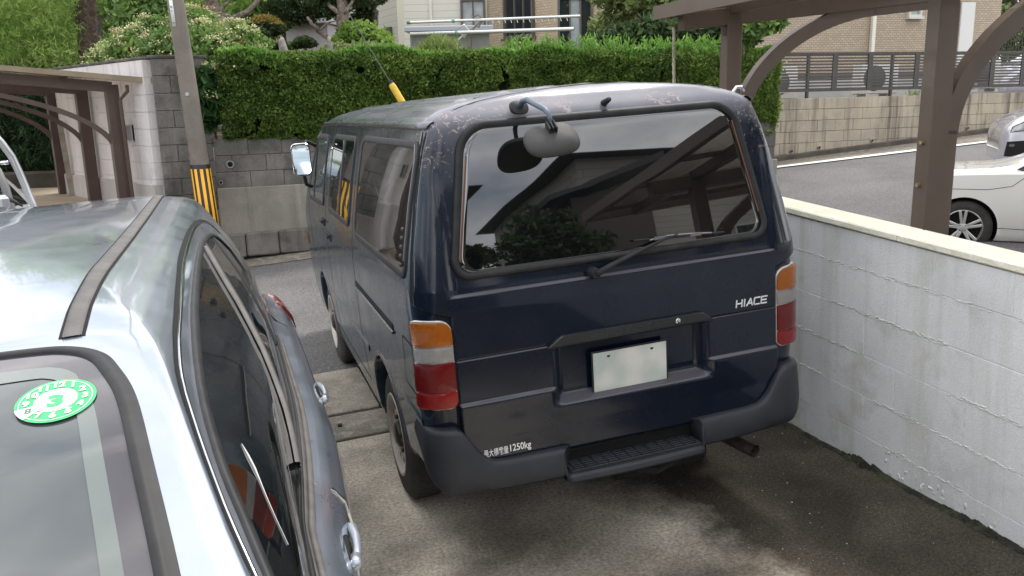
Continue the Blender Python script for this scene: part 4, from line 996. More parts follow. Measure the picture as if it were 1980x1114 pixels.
# side windows and doors
for S_ in (SL, SR):
    def side_win(y0, y1, z0, z1, r, nm='side_glass', m=M_sglass, e=.02):
        S_.band('side_window_seal', rrect(y0, y1, z0, z1, r), .030, .008, M_rub, van, step=.05)
        S_.patch(nm, rrect(y0+.008, y1-.008, z0+.008, z1-.008, max(.01, r-.008)), .004, m, van, thick=.003, step=.06)
    side_win(.165, 1.455, 1.262, 1.752, .05)
    S_.band('window_trim_line', [(.185, 1.32), (.172, 1.70), (.21, 1.752)], .005, .0105, mat('dull_trim', (.22, .22, .22), rough=.4, metal=.5), van, closed=False)
    side_win(1.70, 2.60, 1.285, 1.745, .05)
    S_.band('sliding_sash', [(2.10, 1.29), (2.10, 1.742)], .05, .009, M_rub, van, closed=False)
    S_.patch('side_glass', rrect(2.14, 2.58, 1.305, 1.73, .035), .0065, M_sglass, van, thick=.003, step=.06)
    # cab door glass, raked at the front
    P = [(2.93, 1.29), (3.80, 1.27), (3.86, 1.32), (3.62, 1.62), (3.50, 1.72), (3.42, 1.735), (2.98, 1.735), (2.93, 1.69)]
    S_.band('side_window_seal', P, .034, .008, M_rub, van, step=.05); S_.patch('side_glass', P, .004, mat('clear_cab_glass', (.10, .12, .12), rough=.02, ior=1.7), van, thick=.003, step=.06)
    S_.band('quarter_bar', [(3.50, 1.29), (3.50, 1.72)], .022, .010, M_rub, van, closed=False)
    seam = lambda P, w=.009: S_.band('door_gap', P, w, .0012, M_seam, van, closed=False, prof=((-.5, 1), (.5, 1)))
    seam([(1.57, .42), (1.57, 1.60), (1.59, 1.80)]); seam([(2.80, .42), (2.80, 1.68), (2.83, 1.80)]); seam([(1.57, 1.80), (3.55, 1.80)]); seam([(1.57, .42), (2.80, .42)])
    seam([(3.90, .80), (3.95, 1.20), (3.92, 1.32), (3.62, 1.72)]); seam([(2.80, .42), (3.05, .42)])
    S_.band('fuel_flap_gap', rrect(.10, .30, .80, 1.0, .02), .006, .0012, M_seam, van, prof=((-.5, 1), (.5, 1)))
    S_.band('sliding_rail', [(.50, .980), (1.56, .980)], .034, .004, M_seam, van, closed=False)
    S_.band('rail_strip', [(.49, .962), (1.56, .962)], .012, .009, M_chrome, van, closed=False)
    # handles
    sx = -1 if S_ is SL else 1
    for y, z in ((2.93, 1.165), (2.62, 1.10)):
        p = S_(y, z, 0); b = MB(); b.box(p + Vector((sx*.003, 0, 0)), (.012, .13, .05), bev=.005); b.box(p + Vector((sx*.020, 0, .006)), (.012, .11, .016), bev=.005); b.build('door_handle', M_rub, van)
    # ribbed breather in the rear glass corner
    b = MB()
    for k in range(5): q = S_(.215, 1.30+k*.034, .012); b.box(q, (.012, .035, .016), bev=.004)
    b.build('air_vent', mat('vent_grey', (.035, .035, .035), rough=.6), van)
    # drip rail
    P = [(y, 1.816+.004*math.sin(y)) for y in lin(.10, 3.35, 40)] + [(3.50, 1.79), (3.62, 1.72)]
    S_.band('drip_rail', P, .022, .016, M_navy, van, closed=False)
    # front corner lamp
    S_.patch('corner_lamp', rrect(4.32, 4.39, .82, .92, .01), .008, M_amb, van, thick=.01)
    # mud flap ahead of the front wheel and small step
SF.patch('windscreen', rrect(-.68, .68, 1.20, 1.76, .08), .006, M_glass, van)
# roof pressings
for x0 in (-.46, -.27, -.09, .09, .27, .46):
    V = []; Fc = []; ys = lin(.34, 3.0, 110); prof = [(-.055, -.006), (-.04, .003), (-.022, .0075), (0, .009), (.022, .0075), (.04, .003), (.055, -.006)]
    kn = lin(.34, 3.0, 9); kz = {dx: [ST(x0+dx, y, 0).z for y in kn] for dx, h in prof}
    for y in ys:
        e = sm(.34, .46, y)*(1-sm(2.86, 3.0, y))
        for dx, h in prof: V.append((x0+dx*(.5+.5*e), y, float(np.interp(y, kn, kz[dx]))+(h*e if h > 0 else h)))
    n = len(prof); Fc = [(i*n+k, i*n+k+1, (i+1)*n+k+1, (i+1)*n+k) for i in range(len(ys)-1) for k in range(n-1)]
    mesh('roof_rib', V, Fc, M_navy, van, True)
# door mirrors
for sx in (-1, 1):
    b = MB(); b.tube([(sx*.76, 3.60, 1.66), (sx*.83, 3.58, 1.70), (sx*.89, 3.48, 1.62)], .014, 8); b.build('mirror_stay', M_rub, van)
    b = MB(); b.tube([(sx*.83, 3.62, 1.36), (sx*.87, 3.58, 1.38), (sx*.89, 3.49, 1.50)], .014, 8); b.build('mirror_stay', M_rub, van)
    cx = sx*.895; b = MB(); P = rrect(-.064, .064, -.115, .115, .035); n = len(P)
    V = [Vector((cx+a*s_, 3.44+d_+a*sx*.25, 1.575+c_*s_)) for s_, d_ in ((1, -.008), (1.05, .0), (1, .035), (.7, .06)) for a, c_ in P]
    Fc = [(k*n+i, k*n+(i+1) % n, (k+1)*n+(i+1) % n, (k+1)*n+i) for k in range(3) for i in range(n)] + [tuple(3*n+i for i in range(n))]
    b.add(V, Fc); b.build('mirror_housing', M_chrome if sx < 0 else M_rub, van, autos=40)
    mesh('mirror_glass', [Vector((cx+a*.93, 3.430+a*sx*.25, 1.575+c_*.93)) for a, c_ in P], [tuple(range(n))], mat('mirror_silver', (.62, .68, .68), rough=.03, metal=1), van)
p = ST(.62, .23, .0)
b = MB(); b.tube([(.655, .20, 1.85), (.675, .20, 1.872), (.70, .20, 1.872), (.715, .20, 1.855)], .008, 8); b.build('roof_hook', M_chrome, van)
# ------------------------------------------------------------------ silver car beside the camera (nose towards the viewer)
def metal_paint(name, base, flake=.85, rough=.26):
    m = bpy.data.materials.new(name); m.use_nodes = True; MATS[name] = m
    nt = m.node_tree; N = nt.nodes; L = nt.links; b = N['Principled BSDF']
    b.inputs['Metallic'].default_value = flake; b.inputs['Coat Weight'].default_value = 1; b.inputs['Coat Roughness'].default_value = .04
    tc = N.new('ShaderNodeTexCoord'); n = N.new('ShaderNodeTexNoise'); n.inputs['Scale'].default_value = 900; n.inputs['Detail'].default_value = 2; L.new(tc.outputs['Object'], n.inputs[0])
    n2 = N.new('ShaderNodeTexNoise'); n2.inputs['Scale'].default_value = 4; n2.inputs['Detail'].default_value = 9; n2.inputs['Roughness'].default_value = .7; L.new(tc.outputs['Object'], n2.inputs[0])
    r = N.new('ShaderNodeMapRange'); r.inputs['To Min'].default_value = .88; r.inputs['To Max'].default_value = 1.12; L.new(n.outputs[0], r.inputs[0])
    hs = N.new('ShaderNodeHueSaturation'); hs.inputs['Color'].default_value = (*base, 1); L.new(r.outputs[0], hs.inputs['Value']); L.new(hs.outputs[0], b.inputs['Base Color'])
    r2 = N.new('ShaderNodeMapRange'); r2.inputs['From Min'].default_value = .35; r2.inputs['From Max'].default_value = .7; r2.inputs['To Min'].default_value = rough-.03; r2.inputs['To Max'].default_value = rough+.12
    L.new(n2.outputs[0], r2.inputs[0]); L.new(r2.outputs[0], b.inputs['Roughness'])
    return m
M_silver = metal_paint('silver_blue_paint', (.38, .42, .485), flake=.8, rough=.30)
car = thing('parked_car', 'silver blue car with black roof strips and a round green sticker, nose to the viewer', 'car', mtx=VM)
XC = -2.22
Z4 = [.22, .35, .50, .65, .78, .86, .92, .955, .975, 1.10, 1.22, 1.31, 1.37, 1.45, 1.50, 1.522, 1.545, 1.562, 1.577, 1.588, 1.596, 1.601]
HW4 = [h + .10 for h in (.86, .905, .918, .924, .926, .912, .872, .812, .792, .758, .712, .668, .632, .588, .556, .536, .500, .445, .380, .27, .14, -.06)]
FY = [-4.0, -4.05, -4.05, -4.0, -3.9, -3.7, -3.1, -2.72, -2.66, -2.45, -2.22, -2.03, -1.89, -1.68, -1.51, -1.43, -1.335, -1.20, -.98, -.72, -.45, -.2]
RY = [1.86, 1.92, 1.95, 1.95, 1.94, 1.93, 1.92, 1.91, 1.90, 1.89, 1.87, 1.85, 1.83, 1.80, 1.76, 1.73, 1.67, 1.58, 1.42, 1.18, .80, .30]
def taper(v):
    t = max(0, -.15-v.y); k = 1 - .068*min(1, t/.95)**1.6*(1-max(0, min(1, (v.z-.95)/.25)))
    t2 = max(0, v.y-1.1); k -= .04*t2*t2
    return Vector((XC+(v.x-XC)*k, v.y, v.z))
sb = ring_body('body', Z4, HW4, FY, RY, xc=XC, rr=[.3]*8+[.12, .05, .03, .03, .03, .03, .035, .05, .085, .10, .12, .12, .08, .02], rf=[.2]*8+[.26]*10+[.2, .14, .08, .02], mats=[M_silver, M_dark], parent=car, sub=3, deform=taper)
KS = Surf(sb, '+x'); KL = Surf(sb, '-x'); KF = Surf(sb, '-y', far=6); KT = Surf(sb, 'z')
M_wglass = mat('windscreen_glass', (.065, .075, .078), (.055, .065, .068), rough=.03, ior=1.55, scale=3, coat=.6)
M_kglass = mat('door_glass', (.006, .008, .008), rough=.012, ior=1.6)
M_mold = mat('grey_moulding', (.115, .105, .098), (.085, .078, .072), rough=.6, scale=16, bump=.2, bscale=150, dist=.002)
# windscreen with its rubber surround
def spline(P, k=8):
    out = []
    for i in range(len(P)-1):
        p0, p1, p2, p3 = P[max(0, i-1)], P[i], P[i+1], P[min(len(P)-1, i+2)]
        for j in range(k):
            t = j/k; out.append(tuple(.5*(2*p1[q]+(p2[q]-p0[q])*t+(2*p0[q]-5*p1[q]+4*p2[q]-p3[q])*t*t+(3*p1[q]-p0[q]-3*p2[q]+p3[q])*t**3) for q in (0, 1)))
    return out + [P[-1]]
def ws_outline(e, dy=0):
    """windscreen edge in plan, shrunk by e"""
    R_ = [(0, -1.352-e*1.4), (.28, -1.354-e*1.4), (.44, -1.362-e*1.3), (.505-e*.3, -1.378-e*1.2), (.552-e*.6, -1.415-e*1.0), (.582-e*.9, -1.475-e*.5), (.612-e, -1.57), (.640-e, -1.73), (.680-e, -1.98), (.71-e, -2.25), (.73-e, -2.50+e)]
    R_ = spline(R_); return [(XC-a, c) for a, c in R_[::-1]] + [(XC+a, c) for a, c in R_[1:]]
KT.band('windscreen_seal', ws_outline(.013), .031, .009, M_rub, car, step=.03, closed=False, prof=((-.5, -.1), (-.45, .8), (-.2, 1), (.05, .9), (.2, .35), (.4, .3), (.5, .1)))
WSi = ws_outline(.024)
KT.patch('windscreen', WSi, .002, M_wglass, car, thick=.003, step=.03, rings=(1, .97, .9, .8, .65, .5, .3, .15))
M_band = mat('ceramic_band', (.055, .048, .056), (.045, .04, .047), rough=.04, coat=.6, scale=3)
def band_between(S_, name, Pa, Pb, off, m, parent):
    V = []; Fc = []
    for (a, c), (d, e) in zip(Pa, Pb):
        for t in (0, .33, .66, 1): V.append(S_(a+(d-a)*t, c+(e-c)*t, off))
    for i in range(len(Pa)-1):
        for k in range(3): Fc.append((i*4+k, i*4+k+1, (i+1)*4+k+1, (i+1)*4+k))
    return mesh(name, V, Fc, m, parent, True)
half = lambda e: [p for p in ws_outline(e)]
band_between(KT, 'ceramic_band', half(.024), half(.060), .0035, M_band, car)
M_pale = mat('pale_trim_reflection', (.13, .15, .14), (.11, .13, .12), rough=.05, coat=.6, scale=2)
band_between(KT, 'trim_reflection', half(.060), half(.086), .0036, M_pale, car)  # pale strip on the glass, painted reflection of the pillar trim
# round inspection sticker
M_sg = mat('sticker_green', (.05, .50, .16), rough=.35); M_sw = mat('sticker_white', (.62, .72, .64), rough=.35); M_sk = mat('sticker_grey', (.12, .15, .14), rough=.4)
rs_ = .058
p0 = KT(-1.722, -1.55, .006); pu_ = KT(-1.722, -1.51, .006); pr_ = KT(-1.682, -1.55, .006)
ex = (pr_-p0).normalized(); ez = ((pu_-p0) - ex*(pu_-p0).dot(ex)).normalized(); en = ex.cross(ez)
if en.y > 0: en = -en
SMx = Matrix(((ex.x, ez.x, -ex.cross(ez).x*-1, p0.x), (ex.y, ez.y, ex.cross(ez).y, p0.y), (ex.z, ez.z, ex.cross(ez).z, p0.z), (0, 0, 0, 1)))
st = bpy.data.objects.new('sticker', None); COL.objects.link(st); st.parent = car; st.matrix_local = SMx
def disc(name, r0, r1, z, m, a0=0, a1=2*PI, n=48):
    V = []
    for k in range(n+1):
        a = a0+(a1-a0)*k/n; V += [(r0*math.cos(a), r0*math.sin(a)*1.0, z), (r1*math.cos(a), r1*math.sin(a), z)]
    return mesh(name, V, [(2*k, 2*k+1, 2*k+3, 2*k+2) for k in range(n)], m, st)
disc('sticker_ring', .0, rs_, 0, M_sg); disc('ring_line', rs_*.885, rs_*.915, .0006, M_sw); disc('centre_disc', 0, rs_*.54, .0006, M_sw)
a8 = math.radians(90-8*30)
disc('month_field', rs_*.42, rs_*1.0, .0009, M_sw, a8-.28, a8+.28, 8)
for h in range(1, 13):
    a = math.radians(90-h*30); rr_ = rs_*.725
    text('sticker_number', str(h), .0195, M_sk if h == 8 else M_sw, st, Matrix.Translation((rr_*math.cos(a), rr_*math.sin(a), .0012)), ext=.0001, off=.0011 if h != 8 else .0004)
text('sticker_number', '3', .040, M_sg, st, Matrix.Translation((0, -.004, .0013)), ext=.0001, off=.0022, sx=1.2)
for k in range(13):
    a = math.radians(160-k*11.6); b = MB(); b.box((0, 0, 0), (.0030, .0042, .0002)); o = b.build('sticker_print', M_sw, st); o.location = (rs_*.50*math.cos(a), rs_*.50*math.sin(a), .001); o.rotation_euler = (0, 0, a)
    a = math.radians(200+k*11.6); b = MB(); b.box((0, 0, 0), (.0012, .0025, .0002)); o = b.build('sticker_print', M_sk, st); o.location = (rs_*.50*math.cos(a), rs_*.50*math.sin(a), .001); o.rotation_euler = (0, 0, a)
# roof strips
for sx in (-1, 1):
    P = [(XC+sx*x, y) for x, y in ((.498, -1.342), (.490, -1.15), (.483, -.8), (.485, -.2), (.484, .4), (.478, 1.5))]
    P = [(np.interp(y, [p[1] for p in P], [p[0] for p in P]), y) for y in lin(-1.342, 1.5, 60)]
    P = [(float(a), float(c)) for a, c in P]
    KT.band('roof_strip', P, .032, .0035, M_mold, car, closed=False, prof=((-.5, .1), (-.48, 1.4), (-.40, .6), (-.36, 1), (.36, 1), (.40, .6), (.48, 1.4), (.5, .1)))
    if sx > 0:
        for e in (-.019, .019): KT.band('roof_channel', [(a+e, c) for a, c in P], .006, .001, M_seam, car, closed=False, prof=((-.5, 1), (.5, 1)))
# doors: seam round the frame, glass, B pillar, mouldings
def door_side(S_):
    top = [(-2.35, 1.10), (-1.97, 1.305), (-1.75, 1.400), (-1.52, 1.468), (-1.30, 1.493), (-1.06, 1.503), (-.7, 1.514), (-.4, 1.520), (.1, 1.520), (.5, 1.513), (.85, 1.490), (1.10, 1.445), (1.22, 1.37), (1.24, 1.24), (1.16, 1.08), (1.05, .92)]
    top = spline(top, 4)
    S_.band('door_gap', top, .010, .0015, M_seam, car, closed=False, prof=((-.5, 1), (.5, 1)))
    S_.band('roof_edge_trim', [(y, z-.010) for y, z in top[4:48]], .006, .003, M_chrome, car, closed=False)
    gl = [(-2.25, 1.02), (-2.15, 1.15), (-1.92, 1.285), (-1.78, 1.340), (-1.64, 1.388), (-1.40, 1.432), (-1.0, 1.460), (-.6, 1.470), (-.1, 1.474), (.35, 1.465), (.70, 1.440), (.92, 1.395), (1.0, 1.33), (.97, 1.22), (.82, 1.08), (.62, 1.0), (.4, .990), (-.2, .980), (-.9, .965), (-1.4, .958), (-1.8, .955), (-2.25, .955)]
    gl = spline(gl[:13], 3)[:-1] + gl[12:]
    S_.patch('door_glass', gl, .003, M_kglass, car, thick=.002, step=.05, rings=(1, .97, .88, .7, .5, .3, .12))
    S_.band('window_seal', gl, .020, .009, M_rub, car, step=.04)
    # leaning pillar
    pil = [(-.20, 1.468), (-.86, .970)]; 
    S_.patch('centre_pillar', [(.16, 1.468), (-.865, .985), (-.735, .985), (.32, 1.466)], .0065, M_rub, car, thick=.006, step=.04)
    S_.band('pillar_rib', [(.17, 1.455), (-.83, 1.005)], .030, .018, M_mold, car, closed=False, step=.04, prof=((-.5, .3), (-.4, .9), (-.1, 1), (.1, .75), (.3, 1), (.5, .3)))
    S_.band('pillar_rib', [(.28, 1.455), (-.72, 1.005)], .022, .012, M_rub, car, closed=False, step=.04)
    S_.band('quarter_divider', [(.74, 1.42), (.44, 1.0)], .022, .008, M_rub, car, closed=False)
    for k, (z, w, of, m) in enumerate(((.968, .012, .014, M_rub), (.957, .014, .011, M_mold), (.944, .010, .012, M_mold))):
        S_.band('belt_moulding', [(y, z + .012*((y+1.4)/2)) for y in lin(-1.75, .66, 40)], w, of, m, car, closed=False)
    S_.band('door_gap', [(-.80, .955), (-.785, .90), (-.76, .78), (-.76, .40)], .007, .0015, M_seam, car, closed=False, prof=((-.5, 1), (.5, 1)))
    S_.band('door_edge_protector', [(-.812, .950), (-.80, .90), (-.777, .78), (-.777, .45)], .005, .004, M_chrome, car, closed=False)
    S_.band('door_gap', [(1.05, .93), (.98, .75), (.80, .60), (.72, .40)], .007, .0015, M_seam, car, closed=False, prof=((-.5, 1), (.5, 1)))
    S_.band('side_moulding', [(y, .50) for y in lin(-1.9, .8, 20)], .06, .016, M_silver, car, closed=False)
    sx = 1 if S_ is KS else -1
    for y in (.21, -1.02):
        b = MB(); P_ = []
        S_.patch('handle_recess', rrect(y-.085, y+.03, .815, .875, .025), .0015, M_dark, car, thick=.004)
        base = lambda yy, zz, o: S_(yy, zz, o)
        b.tube([base(y-.10, .842, .002), base(y-.085, .845, .012), base(y-.03, .848, .019), base(y+.03, .850, .019), base(y+.085, .852, .012), base(y+.10, .853, .002)], [.008, .011, .011, .012, .013, .008], 12)
        b.build('door_handle', M_chrome if 0 else M_silver2, car, smooth=True)
        b = MB(); b.tube([base(y-.060, .846, .014), base(y-.10, .845, .008)], [.015, .013], 12); b.build('handle_end', M_silver2, car, smooth=True)
M_silver2 = mat('bright_silver_handle', (.42, .45, .50), rough=.32, metal=.6, coat=.6)
door_side(KS); door_side(KL)
# tail lamps wrapping round the rear corners, mirrors outside the picture, wheels
for S_ in (KS, KL):
    S_.patch('tail_lamp', rrect(1.55, 1.84, .78, .93, .03), .014, mat('dark_red_lens', (.22, .02, .015), rough=.2, coat=.8), car, thick=.02)
KR = Surf(sb, '+y'); KR.patch('rear_window', [(XC+a, c) for a, c in rrect(-.50, .50, 1.08, 1.44, .06)], .004, M_kglass, car)
for y in (-2.9, 1.22):
    for sx in (-1, 1):
        wheel(car, 'wheel', (XC+sx*.895, y, .30), .30, .18, sx, .19, M_steel)
        S_ = KS if sx > 0 else KL
        S_.band('arch_lip', [(y+.36*math.cos(a), .30+.37*math.sin(a)) for a in [math.radians(k*180/24) for k in range(25)]], .03, .008, M_silver, car, closed=False)
        S_.patch('wheel_well', [(y+.345*math.cos(a), .30+.35*math.sin(a)) for a in [math.radians(k*360/24) for k in range(24)] if .30+.35*math.sin(a) > .25], .002, M_dark, car, thick=.004)
for sx in (-1, 1):
    p = (KS if sx > 0 else KL)(-1.95, 1.02, 0)
    b = MB(); b.box(p + Vector((sx*.12, -.02, .03)), (.20, .10, .14), bev=.03); b.build('door_mirror', M_silver, car, autos=30)
KF.patch('headlamp', [(XC+.70, .62), (XC+.40, .62), (XC+.38, .74), (XC+.66, .76)], .006, M_clr, car); KF.patch('headlamp', [(XC-.40, .62), (XC-.70, .62), (XC-.66, .76), (XC-.38, .74)], .006, M_clr, car)
KF.patch('grille', [(XC+a, c) for a, c in rrect(-.32, .32, .56, .72, .03)], .006, M_rub, car)
# bird-lime streak down the front door glass
b = MB(); b.tube([KS(y, z, .004) for y, z in ((-1.475, 1.335), (-1.50, 1.322), (-1.53, 1.308), (-1.56, 1.295), (-1.60, 1.280), (-1.64, 1.262), (-1.69, 1.235))], [.0006, .0022, .0022, .0012, .0008, .0007, .0005], 6)
b.build('bird_lime', mat('bird_lime', (.62, .62, .60), rough=.8), car)
# second silver vehicle whose pillar shows at the left edge
sv = thing('parked_minivan', 'silver minivan at the left edge, its curved pillar showing over the silver roof', 'minivan')
def tubes_px(L_, Y, r, nm, m, n=10):
    b = MB(); b.tube([at(x, y, Y if not isinstance(Y, (list, tuple)) else Y[i]) for i, (x, y) in enumerate(L_)], r, n); return b.build(nm, m, sv, smooth=True)
M_sil3 = mat('pillar_silver', (.50, .51, .54), rough=.3, metal=.5, coat=.6)
Yv = [6.9, 6.95, 7.0, 7.05, 7.1, 7.1, 7.1]
tubes_px([(-60, 225), (-20, 252), (2, 275), (22, 302), (38, 335), (62, 392), (85, 450)], Yv, .030, 'windscreen_pillar', M_sil3)
tubes_px([(-40, 300), (-5, 330), (10, 362), (22, 405), (35, 470)], 7.4, .035, 'far_pillar', mat('pillar_shadow_grey', (.22, .22, .22), rough=.4, metal=.3))
tubes_px([(14, 384), (28, 390), (44, 399)], 6.9, [.02, .016, .006], 'wiper_arm', M_rub)
b = MB(); c = at(-2, 392, 6.6); b.box(c, (.16, .08, .12), bev=.03); b.build('door_mirror', M_sil3, sv, autos=30)
b = MB(); b.tube([at(-8, 316, 7.0), at(16, 314, 7.0)], [.012, .018], 8); b.build('mirror_stay', M_chrome, sv, smooth=True)
# ------------------------------------------------------------------ white coupe and silver car in the right-hand lot
def loft_side_car(root, name, prof_top, hwf, m, L_, zlow=.2):
    pass
M_wcar = mat('pearl_white_paint', (.82, .81, .77), rough=.25, coat=1, spec=.4)
wc = thing('parked_coupe', 'small white coupe with five split spoke wheels behind the white wall', 'car')
wpos = W(5.91, 3.95, 0); wyaw = math.radians(-27)
WCM = Matrix.Translation((wpos.x, wpos.y, .13)) @ Matrix.Rotation(wyaw, 4, 'Z')      # origin under the rear wheel, X forward along the car, Y away from the viewer
wc.matrix_world = WCM
# body lofted along its length: x stations, each a half section mirrored about y = .70
HWc = .68; YC = .68
def car_loft(root, name, st, m, n_sec=22):
    """st: rows of (x, z_sill, z_belt, z_top, half_belt, half_top)"""
    V = []; Fc = []; rows_ = []
    for x, zs, zb, ztp, hb, ht in st:
        P = []
        pts = [(hb*.93, zs), (hb*.99, zs+.06), (hb*1.0, zs+(zb-zs)*.5), (hb*1.0, zs+(zb-zs)*.78), (hb*.975, zb-.02), (hb*.94, zb), (hb*.94+(ht-hb*.94)*.3, zb+(ztp-zb)*.34), (hb*.94+(ht-hb*.94)*.7, zb+(ztp-zb)*.72), (ht, zb+(ztp-zb)*.92), (ht*.86, ztp-.004*(ztp > zb)), (ht*.5, ztp+.008), (0, ztp+.012)]
        P = [(YC-a, c) for a, c in pts] + [(YC+a, c) for a, c in pts[::-1][1:]]
        rows_.append(len(P)); V += [(x, a, c) for a, c in P]
    n = rows_[0]; Fc = [(i*n+k, (i+1)*n+k, (i+1)*n+k+1, i*n+k+1) for i in range(len(st)-1) for k in range(n-1)]
    Fc += [(i*n, i*n+n-1, (i+1)*n+n-1, (i+1)*n) for i in range(len(st)-1)]
    Fc += [tuple(range(n)), tuple((len(st)-1)*n+k for k in range(n))[::-1]]
    o = mesh(name, V, Fc, [m, M_dark], root, True)
    bm = bmesh.new(); bm.from_mesh(o.data); bmesh.ops.recalc_face_normals(bm, faces=bm.faces); bm.to_mesh(o.data); bm.free()
    return o
def smooth_st(st, k=4):
    xs_ = [s[0] for s in st]; out = []
    for i in range(len(st)-1):
        for j in range(k):
            t = j/k; p0, p1, p2, p3 = (st[max(0, i-1)], st[i], st[i+1], st[min(len(st)-1, i+2)])
            out.append(tuple(.5*((2*p1[q])+(-p0[q]+p2[q])*t+(2*p0[q]-5*p1[q]+4*p2[q]-p3[q])*t*t+(-p0[q]+3*p1[q]-3*p2[q]+p3[q])*t**3) for q in range(6)))
    out.append(st[-1]); return out
stW = [(-.46, .34, .58, .60, .50, .46), (-.44, .24, .74, .76, .60, .54), (-.38, .20, .84, .86, .66, .58), (-.15, .20, .86, .895, .685, .60), (.30, .16, .88, .925, .69, .60), (.55, .16, .885, 1.00, .69, .57), (.85, .16, .885, 1.15, .69, .53), (1.15, .16, .88, 1.20, .69, .52), (1.55, .16, .87, 1.18, .69, .52), (1.85, .16, .86, 1.02, .69, .55), (2.10, .16, .84, .88, .69, .58), (2.5, .18, .78, .82, .67, .55), (2.85, .22, .64, .70, .58, .46), (2.93, .30, .52, .54, .46, .40)]
wb_ = car_loft(wc, 'body', smooth_st(stW), M_wcar)
cuts = []
for x in (0, 2.25):
    for yy in (0.02, 1.34):
        b = MB(); b.lathe([(-.16, 0), (-.16, .325), (.16, .325), (.16, 0)], 'Y', n=40); c = b.build('cut', M_dark); c.parent = wc; c.location = (x, yy, .29); cuts.append(c)
bpy.context.view_layer.update(); boolean(wb_, cuts)
for p in wb_.data.polygons:
    c = p.center; iw = any(math.hypot(c.x-x, c.z-.29) < .322 for x in (0, 2.25)) and .03 < c.y < 1.33; p.material_index = 1 if iw else 0; p.use_smooth = True
bm = bmesh.new(); bm.from_mesh(wb_.data)
for e in bm.edges:
    if len(e.link_faces) == 2 and e.calc_face_angle(0) > math.radians(35): e.smooth = False
bm.to_mesh(wb_.data); bm.free()
WSd = Surf(wb_, '-y'); WTp = Surf(wb_, 'z')
gl = [(.46, .905), (.56, .96), (.82, 1.10), (1.0, 1.145), (1.45, 1.135), (1.62, 1.08), (1.86, .90)]
WSd.patch('side_glass', gl, .004, M_kglass, wc, thick=.002, step=.05); WSd.band('window_seal', gl, .018, .007, M_rub, wc)
WSd.band('pillar', [(.80, .90), (.98, 1.14)], .05, .008, M_rub, wc, closed=False)
WTp.patch('rear_window', [(.60, YC-.40), (.95, YC-.38), (.95, YC+.38), (.60, YC+.40)], .004, M_kglass, wc, thick=.002)
sm_ = lambda P, w=.006: WSd.band('panel_gap', P, w, .001, M_seam, wc, closed=False, prof=((-.5, 1), (.5, 1)))
sm_([(.70, .885), (.655, .80), (.64, .68), (.68, .54), (.78, .38), (.83, .22)]); sm_([(1.80, .86), (1.84, .6), (1.80, .22)]); sm_([(.24, .30), (.75, .285)])
sm_([(-.30, .70), (.20, .70), (.42, .74), (.56, .86)])
WSd.patch('door_handle', rrect(.84, .97, .69, .725, .015), .016, M_wcar, wc); WSd.patch('fuel_lamp', rrect(-.42, -.34, .62, .74, .02), .006, M_red, wc)
def alloy(root, c, R, rimR, w):
    e = bpy.data.objects.new('wheel', None); COL.objects.link(e); e.parent = root; e.location = c
    t = MB(); t.lathe([(.0, rimR), (-.004, rimR+.01), (.0, R-.03), (.02, R-.005), (.03, R), (w-.03, R), (w, R-.03), (w, rimR), (.09, rimR*.95), (.085, 0)], 'Y', n=48).build('tyre', M_tyre, e, autos=50)
    r = MB(); r.lathe([(.03, rimR-.02), (.002, rimR+.001), (-.002, rimR-.006), (.02, rimR-.014), (.06, rimR-.02)], 'Y', n=48)
    for k in range(5):
        for dq in (-.16, .16):
            a = 2*PI*k/5 + .35; p0 = Vector((.045*math.cos(a+dq*1.3), .012, .045*math.sin(a+dq*1.3))); p1 = Vector((rimR*.95*math.cos(a+dq), .006, rimR*.95*math.sin(a+dq)))
            d = (p1-p0); L2 = d.length; d.normalize(); Rm = Matrix((d, Vector((0, 1, 0)), d.cross(Vector((0, 1, 0))))).transposed(); r.box((p0+p1)/2, (L2, .022, .030), rot=Rm, bev=.005)
    r.lathe([(.02, .055), (.004, .052), (-.002, .02), (-.003, 0)], 'Y', n=20)
    r.build('rim', mat('alloy_silver', (.62, .62, .61), rough=.25, metal=.7), e, autos=35)
    h = MB(); h.lathe([(.05, rimR*.97), (.055, rimR*.2), (.055, 0)], 'Y', n=32); h.build('brake_shadow_plate', M_dark, e)
    h = MB()
    for k in range(4): a = PI/4+k*PI/2; h.lathe([(.0, 0), (0, .009)], 'Y', (.028*math.cos(a)*1.15, .0005, .028*math.sin(a)*1.15), n=8)
    h.build('wheel_nut', M_dark, e)
for x in (0, 2.25): alloy(wc, (x, .0, .285), .285, .195, .16); 
for x in (0, 2.25):
    e = MB(); e.lathe([(0, .19), (0, .27), (.14, .27), (.14, .19)], 'Y', (x, 1.22, .285), n=24).build('far_tyre', M_tyre, wc)
sc2 = thing('parked_hatchback', 'silver car front with clear headlamp beyond the white coupe at the right edge', 'car')
hp = at(1984, 243, 11.7)
SCM = Matrix.Translation((hp.x, hp.y, hp.z-.72)) @ Matrix.Rotation(math.radians(-22), 4, 'Z')
sc2.matrix_world = SCM
stS = [(-.28, .30, .52, .56, .50, .42), (-.24, .20, .66, .70, .72, .56), (-.05, .16, .78, .84, .82, .66), (.25, .15, .86, .94, .84, .70), (.7, .15, .92, 1.02, .85, .70), (1.1, .15, .94, 1.10, .85, .66), (1.7, .15, .95, 1.42, .85, .60), (2.3, .15, .95, 1.50, .85, .60), (3.2, .15, .96, 1.46, .85, .60), (3.8, .2, .95, 1.1, .80, .6), (4.0, .3, .8, .9, .7, .5)]
YC = .80
hb_ = car_loft(sc2, 'body', smooth_st(stS), mat('silver_lilac_paint', (.58, .57, .62), rough=.25, metal=.35, coat=1))
HSd = Surf(hb_, '-y'); 
